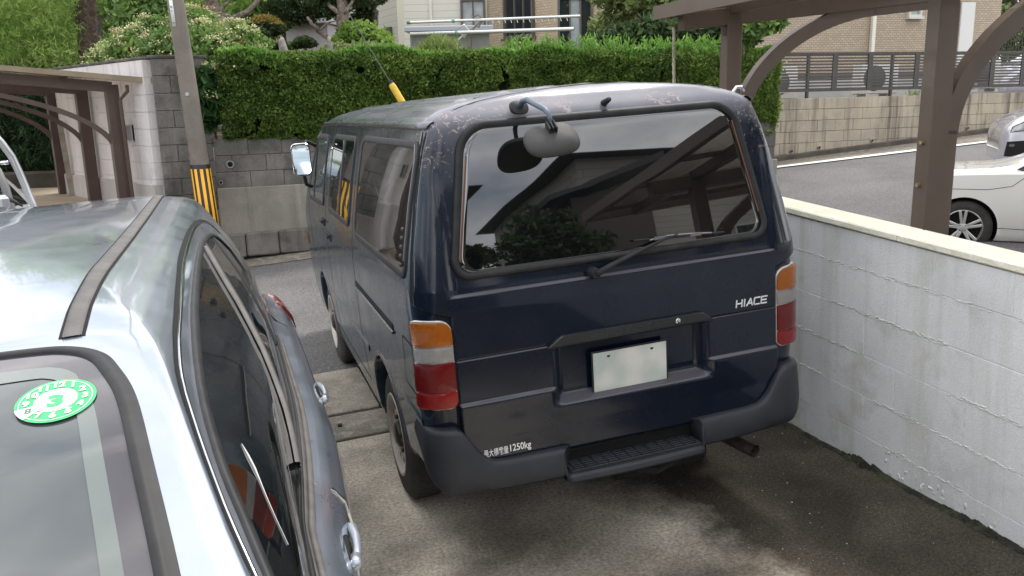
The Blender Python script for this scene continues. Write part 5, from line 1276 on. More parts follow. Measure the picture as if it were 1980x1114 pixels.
HSd.patch('headlamp', [(-.17, .63), (.02, .66), (.26, .74), (.34, .82), (.18, .82), (-.02, .77), (-.15, .70)], .008, mat('headlamp_glass', (.50, .50, .48), (.22, .22, .22), rough=.08, coat=1, scale=12, lo=.45, hi=.55), sc2, step=.03)
HSd.band('headlamp_rim', [(-.17, .63), (.02, .66), (.26, .74), (.34, .82), (.18, .82), (-.02, .77), (-.15, .70)], .012, .010, M_dark, sc2)
HSd.patch('bumper_grille', [(-.22, .30), (.02, .28), (.10, .40), (.0, .52), (-.20, .50)], .006, M_dark, sc2, step=.03)
HSd.patch('fog_lamp', rrect(-.17, -.11, .43, .47, .02), .012, M_clr, sc2)
HSd.patch('side_glass', [(1.25, .98), (1.75, 1.34), (2.3, 1.42), (3.1, 1.38), (3.4, 1.0)], .004, M_kglass, sc2); HSd.patch('wheel_well', [(.75+.33*math.cos(a), .30+.34*math.sin(a)) for a in [2*PI*k/28 for k in range(28)]], .003, M_dark, sc2)
alloy(sc2, (.75, -.06, .30), .30, .20, .18); alloy(sc2, (3.1, -.06, .30), .30, .20, .18)
# the minivan whose pillar shows at the left edge: it stands across the road mouth, nose to the right
pm = at(85, 450, 7.0); gz_ = -.22
SVM = Matrix.Translation((pm.x+.22, pm.y+.05, gz_)) @ Matrix.Rotation(math.radians(184), 4, 'Z') @ Matrix.Translation((0, -1.62, 0))
YC = .81
stM = [(0, .34, .52, .56, .50, .42), (.04, .24, .70, .74, .74, .60), (.25, .2, .86, .90, .80, .68), (.6, .2, .94, 1.0, .82, .70), (.9, .2, .98, 1.09, .83, .70), (1.25, .2, 1.0, 1.52, .83, .67), (1.62, .2, 1.02, 1.86, .83, .64), (2.1, .2, 1.02, 1.93, .83, .64), (3.2, .2, 1.02, 1.95, .83, .64), (4.05, .2, 1.0, 1.90, .82, .64), (4.3, .24, .98, 1.3, .80, .62), (4.36, .3, .9, 1.0, .74, .58)]
mb_ = car_loft(sv, 'body', smooth_st(stM), M_sil3); mb_.matrix_local = SVM
MN, MF = Surf(mb_, '+x'), None
def svp(S_, nm, P, off, m, **k): o = S_.patch(nm, P, off, m, sv, **k); o.matrix_local = SVM; return o
for dr in ('-y', '+y'):
    S_ = Surf(mb_, dr)
    svp(S_, 'side_glass', [(1.10, 1.06), (1.72, 1.78), (2.35, 1.84), (2.35, 1.06)], .004, M_kglass); svp(S_, 'side_glass', [(2.42, 1.06), (2.42, 1.84), (3.25, 1.85), (3.25, 1.06)], .004, M_kglass); svp(S_, 'side_glass', [(3.32, 1.06), (3.32, 1.85), (3.95, 1.80), (4.1, 1.10)], .004, M_kglass)
    svp(S_, 'wheel_well', [(.80+.33*math.cos(a), .32+.33*math.sin(a)) for a in [2*PI*k/24 for k in range(24)]], .003, M_dark); svp(S_, 'wheel_well', [(3.45+.33*math.cos(a), .32+.33*math.sin(a)) for a in [2*PI*k/24 for k in range(24)]], .003, M_dark)
S_ = Surf(mb_, 'z'); svp(S_, 'windscreen', [(1.0, .24), (1.0, 1.38), (1.55, 1.34), (1.55, .28)], .004, M_kglass)
for x in (.80, 3.45):
    for y in (.03, 1.59):
        t = MB(); t.lathe([(-.11, 0), (-.11, .20), (-.11, .30), (-.08, .32), (.08, .32), (.11, .30), (.11, .20), (.11, 0)], 'Y', (0, 0, 0), n=32); o = t.build('wheel', M_tyre, sv, autos=40); o.matrix_local = SVM @ Matrix.Translation((x, y, .32))
        t = MB(); t.lathe([(-.118, 0), (-.118, .19), (.118, .19), (.118, 0)], 'Y', n=28); o2_ = t.build('hub_cap', M_silver2, o, autos=40)
YC = .80
# parked car far right behind the fence
sc3 = thing('parked_car', 'pale silver car half hidden behind the slatted fence at the right edge', 'car')
q = at(1965, 118, 19.5); sc3.matrix_world = Matrix.Translation((q.x, q.y, q.z-1.05)) @ Matrix.Rotation(math.radians(12), 4, 'Z')
h3 = car_loft(sc3, 'body', smooth_st(stS), mat('silver_lilac_paint', (.55, .54, .6))); H3 = Surf(h3, '-y'); H3.patch('side_glass', [(1.25, .98), (1.75, 1.34), (2.3, 1.42), (3.1, 1.38), (3.4, 1.0)], .004, M_kglass, sc3)
H3.patch('headlamp', [(-.17, .60), (.02, .63), (.26, .72), (.34, .80), (.1, .80)], .008, M_clr, sc3)
# fallen leaves and grit on the drive
M_leafd = mat('dry_leaf', (.42, .30, .16), (.30, .20, .10), rough=.8, scale=30)
for i, (x, y, s_, lab) in enumerate(((1.00, -.86, .030, 'dry curled brown leaf on the darkened concrete, largest of the fallen leaves'), (-.16, -1.24, .011, 'tiny dry leaf scrap below the middle of the van bumper'), (1.02, -1.62, .018, 'small dry brown leaf lying nearest the foot of the white wall'))):
    V = []; n = 8
    for k in range(n+1):
        t = k/n; w_ = math.sin(PI*t)**.8*.34; V += [((t-.5)*2*s_, -w_*s_*1.3, .004+.35*s_*math.sin(t*5)), ((t-.5)*2*s_, 0, .002+.18*s_*math.sin(t*4)), ((t-.5)*2*s_, w_*s_*1.3, .006+.4*s_*math.sin(t*3+1))]
    F_ = [(k*3+j, k*3+j+1, (k+1)*3+j+1, (k+1)*3+j) for k in range(n) for j in (0, 1)]
    o = mesh('fallen_leaf', V, F_, M_leafd, None, True); o.matrix_world = VM @ Matrix.Translation((x, y, .004)) @ Matrix.Rotation(.3+i*.9, 4, 'Z'); tag(o, lab, 'leaf', 'fallen leaves on the drive')
b = MB()
for k in range(420):
    x = random.uniform(-1.2, 1.35); y = random.uniform(-2.0, 1.7); s_ = abs(random.gauss(0, .0016))+.0009
    b.add([(x-s_, y-s_, 0), (x+s_, y-s_*.7, 0), (x+s_*.6, y+s_, 0), (x-s_*.8, y+s_*.8, 0), (x, y, s_*1.1)], [(0, 1, 4), (1, 2, 4), (2, 3, 4), (3, 0, 4)])
o = b.build('grit', mat('pale_grit', (.48, .45, .38), (.30, .28, .24), rough=.9, scale=30)); o.matrix_world = VM @ Matrix.Translation((0, 0, .001)); tag(o, kind='stuff')
b = MB(); b.box((0, 0, 0), (.030, .022, .018), bev=.006); o = b.build('pebble', mat('dark_stone', (.05, .045, .035))); o.matrix_world = VM @ Matrix.Translation((-.985, 2.06, .006)); tag(o, 'small dark pebble on the drain strip between the two parked vehicles', 'pebble')
# ------------------------------------------------------------------ houses beyond the hedge
def brick_mat(name, c1, c2, cm, bw, bh, mort=.004, rough=.85, bump=.5, off=.5, c3=None):
    m = bpy.data.materials.new(name); m.use_nodes = True; MATS[name] = m
    nt = m.node_tree; N = nt.nodes; L = nt.links; b = N['Principled BSDF']; b.inputs['Roughness'].default_value = rough
    tc = N.new('ShaderNodeTexCoord'); s = N.new('ShaderNodeSeparateXYZ'); c = N.new('ShaderNodeCombineXYZ'); L.new(tc.outputs['Object'], s.inputs[0]); L.new(s.outputs[0], c.inputs[0]); L.new(s.outputs[2], c.inputs[1])
    br = N.new('ShaderNodeTexBrick'); br.inputs['Color1'].default_value = (*c1, 1); br.inputs['Color2'].default_value = (*c2, 1); br.inputs['Mortar'].default_value = (*cm, 1)
    br.inputs['Scale'].default_value = 1; br.inputs['Brick Width'].default_value = bw; br.inputs['Row Height'].default_value = bh; br.inputs['Mortar Size'].default_value = mort; br.offset = off
    L.new(c.outputs[0], br.inputs['Vector']); L.new(br.outputs['Color'], b.inputs['Base Color'])
    bp = N.new('ShaderNodeBump'); bp.inputs['Strength'].default_value = bump; bp.inputs['Distance'].default_value = .01; bp.invert = True; L.new(br.outputs['Fac'], bp.inputs['Height']); L.new(bp.outputs[0], b.inputs['Normal'])
    return m
M_tile = brick_mat('beige_brick_tile', (.54, .44, .33), (.45, .36, .27), (.27, .215, .16), .11, .052, .006)
M_tile2 = brick_mat('tan_brick_tile', (.58, .47, .34), (.48, .38, .27), (.33, .26, .18), .10, .055, .006)
M_cream_w = brick_mat('cream_siding', (.78, .75, .66), (.76, .73, .645), (.56, .54, .47), 3.0, .15, .006, bump=.3)
M_frame = mat('window_frame_bronze', (.12, .105, .09), rough=.5); M_wwh = mat('window_frame_white', (.62, .60, .55), rough=.5)
M_wg = mat('window_glass_dark', (.025, .03, .035), rough=.04, ior=1.5); M_curt = mat('curtain_behind_glass', (.42, .45, .46), (.30, .33, .34), rough=.3, scale=5, spec=.6)
class Facade:
    """a wall panel standing between two ground points; parts are placed by distance along it and height"""
    def __init__(s, root, A, B, z0, z1, m, t=.25, name='wall'):
        A = Vector((A[0], A[1], 0)); B = Vector((B[0], B[1], 0)); s.L = (B-A).length; s.ang = math.atan2((B-A).y, (B-A).x); s.A = A; s.root = root
        b = MB(); b.box((s.L/2, t/2, (z0+z1)/2), (s.L, t, z1-z0)); o = b.build(name, m, root); o.location = A; o.rotation_euler = (0, 0, s.ang); s.wall = o
    def s_at(s, px, py=60):
        d = at(px, py, 1)-CAM; u = Vector((math.cos(s.ang), math.sin(s.ang), 0)); n = Vector((-u.y, u.x, 0)); t = (s.A-CAM).dot(n)/d.dot(n); P = CAM+d*t; return (P-s.A).dot(u), P.z
    def box(s, name, s0, s1, z0, z1, d0, d1, m, parent=None, bev=0):
        b = MB(); b.box(((s0+s1)/2, (d0+d1)/2, (z0+z1)/2), (abs(s1-s0), abs(d1-d0), abs(z1-z0)), bev=bev); o = b.build(name, m, parent or s.root)
        if parent is None or parent is s.root: o.location = s.A; o.rotation_euler = (0, 0, s.ang)
        return o
    def window(s, s0, s1, z0, z1, frame, panes, mull=.035, name='window', sill=True):
        f = MB(); w = .05
        for a, b_, c, d in ((s0-w, s0, z0-w, z1+w), (s1, s1+w, z0-w, z1+w), (s0, s1, z1, z1+w), (s0, s1, z0-w, z0)): f.box(((a+b_)/2, -.03, (c+d)/2), (b_-a, .10, d-c))
        n = len(panes)
        for k in range(1, n): x = s0+(s1-s0)*k/n; f.box((x, -.02, (z0+z1)/2), (mull, .05, z1-z0))
        if sill: f.box(((s0+s1)/2, -.06, z0-w-.03), (s1-s0+.16, .14, .05))
        o = f.build(name, frame, s.root); o.location = s.A; o.rotation_euler = (0, 0, s.ang)
        for k, pm in enumerate(panes):
            a = s0+(s1-s0)*k/n; b_ = s0+(s1-s0)*(k+1)/n
            g = MB(); g.box(((a+b_)/2, -.008, (z0+z1)/2), (b_-a-mull*.5, .008, z1-z0)); g.build('pane', pm, o)
        return o
h1 = thing('cream_house', 'two tone house, cream siding at left and tan brick tile at right, behind the hedge', 'house')
A_ = at(727, 60, 21.8); B_ = at(780, 60, 20.2); C_ = at(943, 60, 20.2); D_ = at(1072, 60, 18.5); E_ = at(1220, 60, 18.6)
f0 = Facade(h1, A_, B_, 1.2, 6.5, M_cream_w); s0, _ = f0.s_at(731); s1, _ = f0.s_at(757)
f0.window(s0+.05, s1, 1.55, 3.58, M_frame, [M_wg, M_curt], name='sliding_door', sill=False)
f1 = Facade(h1, B_, C_, 1.2, 6.5, M_cream_w)
a, _ = f1.s_at(835); f1.box('downpipe', a-.03, a+.03, 1.4, 6.5, -.07, -.01, mat('cream_pipe', (.80, .78, .68), rough=.5))
s0, zt_ = f1.s_at(889, 3); s1, _ = f1.s_at(934, 3); f1.window(s0+.06, s1, 2.6, zt_, M_frame, [M_curt, M_curt, M_wg][:2])
f1.box('corner_board', -.12, .02, 1.2, 6.5, -.03, .02, mat('cream_trim', (.72, .68, .56), rough=.6))
f2 = Facade(h1, C_, D_, 1.2, 6.5, M_tile2)
s0, _ = f2.s_at(981, 60); s1, _ = f2.s_at(1032, 60); _, zb = f2.s_at(1005, 68); f2.window(s0, s1, zb, zb+1.25, M_frame, [M_wg, M_wg, M_wg])
f2.box('corner_board', f2.L-.03, f2.L+.10, 1.2, 6.5, -.03, .06, mat('tan_trim', (.46, .36, .25), rough=.6))
f3 = Facade(h1, D_, E_, 1.2, 6.5, M_tile2)
s0, _ = f3.s_at(1082); s1, _ = f3.s_at(1142); f3.window(s0, s1, 1.5, 3.9, M_frame, [M_wg, M_curt, M_wg], name='sliding_door', sill=False)
s0, _ = f3.s_at(1146); f3.box('pilaster', s0, s0+.35, 1.2, 6.5, -.05, .0, M_tile2)
b = MB(); mid = (A_+E_)/2; b.box((mid.x+1.5, mid.y+4.2, 6.6), (13, 10, .3)); b.build('roof_slab', mat('roof_grey', (.10, .10, .11), rough=.7), h1)
f4 = Facade(h1, A_+Vector((-2.6, 1.6, 0)), A_, 3.15, 6.5, M_cream_w, name='upper_wall'); f5 = Facade(h1, A_+Vector((-6.5, 5, 0)), A_+Vector((-2.6, 4.6, 0)), 1.2, 6, mat('ochre_wall', (.36, .30, .20), rough=.9))
h2 = thing('beige_brick_house', 'long beige brick tile house wall with cream downpipe behind the slatted fence', 'house')
A2 = at(1415, 60, 20.0); B2 = at(1932, 60, 21.8)
g = Facade(h2, A2, B2, 2.2, 7, M_tile); 
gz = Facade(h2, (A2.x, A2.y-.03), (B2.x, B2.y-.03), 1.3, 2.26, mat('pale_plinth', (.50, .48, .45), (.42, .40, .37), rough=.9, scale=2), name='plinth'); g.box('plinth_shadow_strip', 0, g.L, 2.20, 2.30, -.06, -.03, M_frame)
a, _ = g.s_at(1684, 60); g.box('downpipe', a-.045, a+.045, 2.2, 7, -.12, -.03, MATS['cream_pipe'])
s0, zb = g.s_at(1757, 33); s1, _ = g.s_at(1775, 33); g.window(s0, s1, zb+.05, zb+1.0, M_wwh, [M_curt])
s0, zb = g.s_at(1849, 95); s1, zt_ = g.s_at(1883, 5); g.box('white_panel', s0, s1, 2.30, zt_, -.07, -.03, mat('white_panel', (.70, .69, .66), rough=.5))
b = MB(); m_ = (A2+B2)/2; b.box((m_.x, m_.y+4, 7.1), (10, 9, .25)); b.build('roof_slab', MATS['roof_grey'], h2)
M_ac = mat('ac_casing', (.82, .80, .74), (.76, .74, .68), rough=.5, scale=6)
def ac(px, py, Y, w, lab):
    p = at(px, py, Y); t = thing('air_conditioner_unit', lab, 'air conditioner', (p.x, p.y, p.z), .22, 'outdoor units behind the slatted fence')
    b = MB(); b.box((0, 0, .30), (w, .30, .60), bev=.015); b.build('casing', M_ac, t)
    b = MB(); b.lathe([(-.152, 0), (-.152, .225), (-.160, .235), (-.152, .25)], 'Y', (-w*.14, 0, .31), n=28); b.build('fan_grille', mat('ac_grille', (.13, .125, .12), rough=.6), t)
    for k in range(7): b = MB(); b.box((-w*.14, -.158, .12+k*.06), (.42, .006, .012)); b.build('guard_bar', M_ac, t)
    b = MB(); b.box((-.25, 0, -.03), (.08, .3, .06)); b.box((.25, 0, -.03), (.08, .3, .06)); b.build('foot', M_ac, t)
    return t
ac(1503, 192, 16.6, .66, 'outdoor air conditioner unit nearest the end of the hedge'); ac(1690, 182, 17.3, .84, 'outdoor air conditioner unit below the cream downpipe'); ac(1897, 172, 18.2, .62, 'outdoor air conditioner unit seen right of the big brown post')
# garden shed and storage box
def shed(px0, px1, pyt, Y, zb, name, lab, mb, mr, ribs=True, rz=.1):
    P0 = at(px0, pyt, Y); P1 = at(px1, pyt, Y); w = (P1-P0).length; c = (P0+P1)/2
    t = thing(name, lab, 'shed', (c.x, c.y, zb), rz); H = P0.z-zb
    b = MB(); b.box((0, .6, H/2-.05), (w*.94, 1.15, H-.1)); b.build('body', mb, t)
    b = MB(); b.box((0, .55, H-.04), (w*1.04, 1.5, .09), rot=Matrix.Rotation(.03, 3, 'X'), bev=.01); b.build('roof', mr, t)
    if ribs:
        n = int(w/.22)
        for k in range(n): b = MB(); b.box((-w*.45+k*w*.9/n, .015, H/2-.05), (.03, .02, H-.16)); b.build('panel_rib', mb, t)
    else:
        b = MB(); b.box((0, .018, H/2-.06), (w*.42, .012, H*.8)); b.build('door', mb, t)
    return t
M_shed = mat('shed_grey', (.40, .37, .38), (.36, .33, .34), rough=.6, scale=3); M_shedr = mat('shed_roof', (.34, .33, .36), rough=.5)
shed(547, 634, 37, 16.5, 1.4, 'garden_shed', 'small grey lilac metal garden shed between the clipped round trees', M_shed, M_shedr, False, -.05)
shed(787, 950, 52, 17.0, 1.4, 'storage_shed', 'green grey ribbed storage shed with pale blue roof before the cream house', mat('ribbed_grey_green', (.27, .28, .25), (.23, .24, .21), rough=.6, scale=3), mat('pale_blue_roof', (.42, .45, .50), rough=.4), True, .02)
# laundry poles
M_lp = mat('laundry_pole_steel', (.66, .66, .64), rough=.25, metal=.5)
for i, (p0, p1, lab) in enumerate((((787, 44), (1122, 31), 'upper thin steel laundry pole crossing before the house window'), ((794, 66), (1110, 56), 'lower of the steel laundry poles resting on a curved stand'))):
    q0, q1 = at(*p0, 15.5), at(*p1, 14.8-.4*i); t = thing('laundry_pole', lab, 'pole', tuple(q0), 0, 'laundry poles in the garden'); d = q1-q0
    b = MB(); b.tube([(0, 0, 0), tuple(d)], .024+.008*i, 10); b.build('tube', M_lp, t)
    b = MB(); b.tube([tuple(d*.0), tuple(d*.02)], .030, 10); b.build('end_cap', mat('green_cap', (.12, .22, .10), rough=.5), t)
    b = MB(); b.tube([tuple(d*(.27+.02*i)), tuple(d*(.285+.02*i))], .034, 10); b.build('joint_ring', mat('green_ring', (.12, .40, .24), rough=.5), t)
    for k in range(16):
        if i == 0 and k > 2: b = MB(); b.tube([tuple(d*(.40+k*.035)+Vector((0, 0, -.02))), tuple(d*(.405+k*.035)+Vector((0, 0, -.07)))], .008, 5); b.build('peg_ring', M_lp, t)
st_ = thing('laundry_stand', 'curved white steel stand that carries the laundry poles above the hedge', 'stand')
for px, py in ((925, 46), (898, 66)):
    q = at(px, py, 15.2); b = MB(); b.tube([q+Vector((-.10, 0, .10)), q+Vector((0, 0, .16)), q+Vector((.08, 0, .06)), q+Vector((0, 0, -.06)), q+Vector((-.06, 0, -.02))], .014, 8); b.tube([q+Vector((.06, 0, .05)), q+Vector((-.12, 0, -.10)), q+Vector((-.16, 0, -.55)), q+Vector((-.16, 0, -2.0))], .02, 8)
    b.build('hook_arm', M_lp if px < 910 else mat('brown_stand', (.18, .14, .10), rough=.5), st_, smooth=True)
# dark railings and things at the far right
bf = thing('dark_railings', 'tall dark metal railings at the far right below the trees', 'fence')
q0, q1 = at(1925, 60, 24), at(2060, 55, 24)
for k in range(26):
    p = q0.lerp(q1, k/25); b = MB(); b.box((p.x, p.y, p.z-.9), (.02, .02, 1.9)); b.build('bar', M_fence, bf)
b = MB(); b.box((q0+q1)/2, ((q1-q0).length, .05, .05)); b.build('rail', M_fence, bf)
# ------------------------------------------------------------------ foliage
def leaf_mat(name, c1, c2, rand=.35, transl=.42, c3=None, scale=1.5, rough=.55):
    return mat(name, c1, c2, rough=rough, scale=scale, detail=4, rand=rand, transl=transl, coords='World', c3=c3, s3=4, lo3=.55, hi3=.7, spec=.35)
def leafcloud(name, P, size, m, parent=None, aspect=1.8, up=.3, nrm=None, kind=None, droop=0, jit=.35):
    """P: N x 3 leaf positions; each leaf is a small folded blade of four triangles"""
    P = np.asarray(P, float); n = len(P)
    d = rng.normal(size=(n, 3)); d[:, 2] -= droop
    if nrm is not None: d += nrm*1.2
    d /= np.linalg.norm(d, axis=1)[:, None]
    q = rng.normal(size=(n, 3)); q[:, 2] += up*2
    w = np.cross(d, q); w /= np.linalg.norm(w, axis=1)[:, None]; nn = np.cross(w, d)
    s = size*(1+jit*rng.uniform(-1, 1, n))[:, None]; L_ = s*aspect*.5; Wd = s*.5
    V = np.empty((n, 4, 3)); V[:, 0] = P-d*L_; V[:, 1] = P+w*Wd*.8-nn*s*.12; V[:, 2] = P+d*L_-nn*s*.15; V[:, 3] = P-w*Wd*.8-nn*s*.12
    me = bpy.data.meshes.new(name); me.vertices.add(4*n); me.vertices.foreach_set('co', V.ravel())
    idx = (np.arange(n)[:, None]*4 + np.array([0, 1, 2, 0, 2, 3])).ravel()
    me.loops.add(6*n); me.loops.foreach_set('vertex_index', idx); me.polygons.add(2*n); me.polygons.foreach_set('loop_start', np.arange(2*n)*3); me.polygons.foreach_set('loop_total', np.full(2*n, 3))
    me.materials.append(m); me.update(calc_edges=True)
    o = link(bpy.data.objects.new(name, me), parent)
    if kind: o['kind'] = kind
    return o
def blobs(centers, radii, n, shell=.35, flat=.8):
    """points near the surface of several overlapping lumps"""
    C = np.asarray(centers, float); R = np.asarray(radii, float); k = rng.choice(len(C), n, p=(R**2)/(R**2).sum())
    d = rng.normal(size=(n, 3)); d /= np.linalg.norm(d, axis=1)[:, None]
    r = R[k]*(1-shell*rng.random(n)**1.5) * (1+.18*rng.normal(size=n)*.6)
    p = C[k] + d*r[:, None]*np.array([1, 1, flat]); return p
def crown_pts(c, R, n, lumps=14, lr=.42, flat=.8):
    c = np.array(c); R = np.array(R, float); d = rng.normal(size=(lumps, 3)); d /= np.linalg.norm(d, axis=1)[:, None]
    C = c + d*R*rng.uniform(.35, .85, (lumps, 1)); rad = R.min()*lr*rng.uniform(.6, 1.25, lumps); return blobs(C, rad, n, flat=flat)
def limb(name, pts, r0, r1, m, parent, n=9):
    pts = [Vector(p) for p in pts]; out = []
    for i in range(len(pts)-1):
        for k in range(4): out.append(pts[i].lerp(pts[i+1], k/4) + Vector((random.gauss(0, r0*.15), random.gauss(0, r0*.15), 0)))
    out.append(pts[-1]); N_ = len(out); b = MB(); b.tube(out, [r0+(r1-r0)*i/(N_-1) for i in range(N_)], n); return b.build(name, m, parent, smooth=True)
M_bark = mat('bark_grey', (.23, .18, .145), (.13, .10, .08), rough=1, scale=12, bump=.8, bscale=30, c3=(.30, .25, .21), s3=20)
M_barkd = mat('bark_dark', (.055, .045, .035), (.10, .08, .06), rough=1, scale=18, bump=1, bscale=40)
L_hedge = leaf_mat('hedge_leaf', (.16, .245, .048), (.085, .145, .028), rand=.5, c3=(.23, .30, .075), scale=.9)
L_hedge2 = leaf_mat('hedge_new_shoot', (.20, .36, .07), (.14, .28, .05), rand=.3)
L_bamb = leaf_mat('bamboo_leaf_light', (.36, .48, .14), (.20, .33, .07), rand=.3)
L_bambd = leaf_mat('bamboo_leaf_shaded', (.05, .095, .035), (.025, .055, .022), rand=.45)  # same bamboo with the roof's shade put into the leaf colour
L_shrub = leaf_mat('shrub_leaf', (.22, .34, .09), (.12, .21, .055), rand=.35)
L_cream = leaf_mat('cream_blossom', (.62, .60, .34), (.50, .50, .26), rand=.2, transl=.2)
L_peach = leaf_mat('peach_blossom', (.52, .33, .20), (.45, .36, .22), rand=.2, transl=.2)
L_tree = leaf_mat('pale_tree_leaf', (.30, .36, .14), (.17, .23, .08), rand=.4, c3=(.38, .36, .17))
L_dark = leaf_mat('dark_tree_leaf', (.075, .12, .045), (.04, .07, .028), rand=.4)
L_top = leaf_mat('topiary_leaf', (.055, .085, .03), (.035, .06, .02), rand=.4); L_or = leaf_mat('topiary_orange_tip', (.30, .22, .05), (.22, .20, .05), rand=.3)
L_yel = leaf_mat('bright_shrub_leaf', (.24, .36, .07), (.15, .26, .045), rand=.3)
def uvz(u, v, z):
    a = math.radians(18.561); c, s_ = math.cos(a), math.sin(a); return np.stack([.498+u*c-v*s_, 3.264+u*s_+v*c, z], -1)
def hedge():
    t = thing('clipped_hedge', 'long clipped green conifer hedge on top of the grey block wall', 'hedge')
    n = 125000; u = rng.uniform(-1.5, 6.35, n); z = rng.uniform(1.30, 2.52, n)
    def wob(u, z): return np.array([noise.noise(Vector((a*1.6, b_*2.4, 3)))*.13 + noise.noise(Vector((a*6, b_*7, 9)))*.05 for a, b_ in zip(u, z)])
    f = wob(u, z); v = 7.90 + f + np.abs(rng.normal(0, .045, n)) - .10*np.clip((z-1.45)/.3, -1, 1) + .16*np.clip((z-2.36)/.16, 0, 1)**2
    zz_ = np.where((z < 1.50) & (v > 7.86), np.maximum(z, 1.50-.04*rng.random(n)), z)
    hole = np.array([noise.noise(Vector((a*3.1, b_*3.7, 21)))+.5*noise.noise(Vector((a*8, b_*9, 4))) for a, b_ in zip(u, zz_)]); keep = (hole > -.60+.25*rng.random(n)) & (zz_ > 1.42 + .05*np.sin(u*5)+.04*rng.random(n)); o1 = leafcloud('foliage', uvz(u, v, zz_)[keep], .0255, L_hedge, t, aspect=1.7, up=.2, nrm=np.array([.3, -.9, .25]), jit=.5)
    n = 2600; u = rng.uniform(-1.4, 6.3, n); z = rng.uniform(1.5, 2.45, n); leafcloud('dry_sprigs', uvz(u, 7.93+.08*rng.random(n), z), .03, leaf_mat('dry_sprig', (.20, .15, .07), (.12, .09, .045), rand=.3), t, aspect=2.4, nrm=np.array([.3, -.9, .2]))
    n = 30000; u = rng.uniform(-1.5, 6.35, n); v = rng.uniform(7.9, 8.95, n); z = 2.46 + np.array([noise.noise(Vector((a*2.2, b_*2, 0)))*.10+noise.noise(Vector((a*7, b_*6, 0)))*.05 for a, b_ in zip(u, v)]) + rng.normal(0, .02, n)
    leafcloud('top_foliage', uvz(u, v, z), .032, L_hedge, t, aspect=1.8, up=.2, nrm=np.array([0, 0, .8]))
    n = 9000; u = rng.uniform(-1.45, 6.3, n); v = 7.86+np.abs(rng.normal(0, .06, n)); z = 2.36+.16*rng.random(n)+.05*np.sin(u*3.1)+.07*np.array([noise.noise(Vector((a*2.4, 0, 5))) for a in u])
    leafcloud('new_shoots', uvz(u, v, z), .030, L_hedge2, t, aspect=3, up=.1, nrm=np.array([0, -.2, 1.1]))
    n = 9000; v = rng.uniform(7.9, 8.9, n); z = rng.uniform(1.25, 2.5, n); u = 6.33+rng.normal(0, .05, n)+.05*np.sin(z*9); leafcloud('end_foliage', uvz(u, v, z), .032, L_hedge, t, nrm=np.array([1., -.2, .2]))
    # tall thin tufts standing above the line on its right half
    b_u = rng.uniform(2.2, 5.9, 260); P = []
    for a in b_u:
        h = rng.uniform(.06, .20); v0 = rng.uniform(7.85, 8.3)
        for q in range(9): P.append((a+rng.normal(0, .02), v0, 2.50+h*q/8*1.1))
    P = np.array(P); leafcloud('tall_shoots', uvz(P[:, 0], P[:, 1], P[:, 2]), .026, L_hedge2, t, aspect=3.2, up=0, nrm=np.array([0, 0, 1.6]))
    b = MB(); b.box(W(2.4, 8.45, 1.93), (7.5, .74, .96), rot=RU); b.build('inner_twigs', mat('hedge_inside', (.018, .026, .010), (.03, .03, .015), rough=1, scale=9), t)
    for u in (-1.2, 1, 3, 5): limb('stem', [W(u, 8.4, 1.40), W(u+.05, 8.4, 1.7)], .03, .02, M_bark, t)
hedge()
def P3(px, py, Y): return np.array(at(px, py, Y))
def shrub(name, lab, cat, cs, rs, n, size, m, group=None, stem=None, flat=.85, aspect=1.8, extra=None, zb=1.35):
    t = thing(name, lab, cat, group=group); C = [P3(*c) for c in cs]
    leafcloud('crown' if 'tree' in name or 'topiary' in name else 'foliage', blobs(C, rs, n, flat=flat), size, m, t, aspect=aspect, up=.4)
    core = C[int(np.argmax(rs))]
    limb('trunk' if 'tree' in name or 'topiary' in name else 'stem', [(core[0]+.02, core[1], zb), (core[0]-.03, core[1], (zb+core[2])/2), (core[0], core[1], core[2])], stem or .03, (stem or .03)*.6, M_bark, t)
    if extra: extra(t, C)
    return t
# flowering shrub round the pole
def fl(t, C):
    P = []; Q = []
    for k in range(330):
        i = rng.integers(len(C)); d = rng.normal(size=3); d[1] = -abs(d[1]); d /= np.linalg.norm(d); c = C[i]+d*RS[i]*1.02
        for q in range(34): (P if k % 7 else Q).append(c+rng.normal(size=3)*np.array([.05, .05, .018]))
    leafcloud('blossom', P, .026, L_cream, t, aspect=1.1, up=1.5); leafcloud('faded_blossom', Q, .026, L_peach, t, aspect=1.1, up=1.5)
RS = [.42, .40, .40, .34, .34, .30, .26, .22, .30, .34]
CS = [(395, 105, 11.3), (330, 110, 11.4), (265, 110, 11.8), (440, 120, 11.2), (460, 90, 11.5), (215, 125, 12.2), (400, 165, 10.6), (403, 205, 10.5), (300, 70, 12), (380, 60, 11.8)]
shrub('flowering_shrub', 'tall shrub with flat cream blossom heads behind the utility pole', 'shrub', CS, RS, 15000, .055, L_shrub, extra=fl, stem=.05)
def hy(t, C):
    P = []
    for c, k in ((P3(405, 183, 10.15), 60), (P3(425, 127, 10.3), 110), (P3(400, 125, 10.3), 40)):
        for q in range(k): P.append(c+rng.normal(size=3)*np.array([.07, .05, .02]))
    leafcloud('blossom', P, .03, L_cream, t, aspect=1.1, up=1.5)
shrub('hydrangea', 'broad leaved hydrangea hanging over the wall beside the pole', 'shrub', [(398, 150, 10.3), (405, 185, 10.25), (392, 215, 10.25), (415, 215, 10.3), (398, 238, 10.3)], [.16, .16, .14, .13, .11], 420, .12, leaf_mat('hydrangea_leaf', (.07, .16, .05), (.045, .11, .03), rand=.25), extra=hy, aspect=1.4, zb=1.45)
mp_ = thing('metal_support_post', 'pale blue metal post with a white bracket between hydrangea and hedge', 'post')
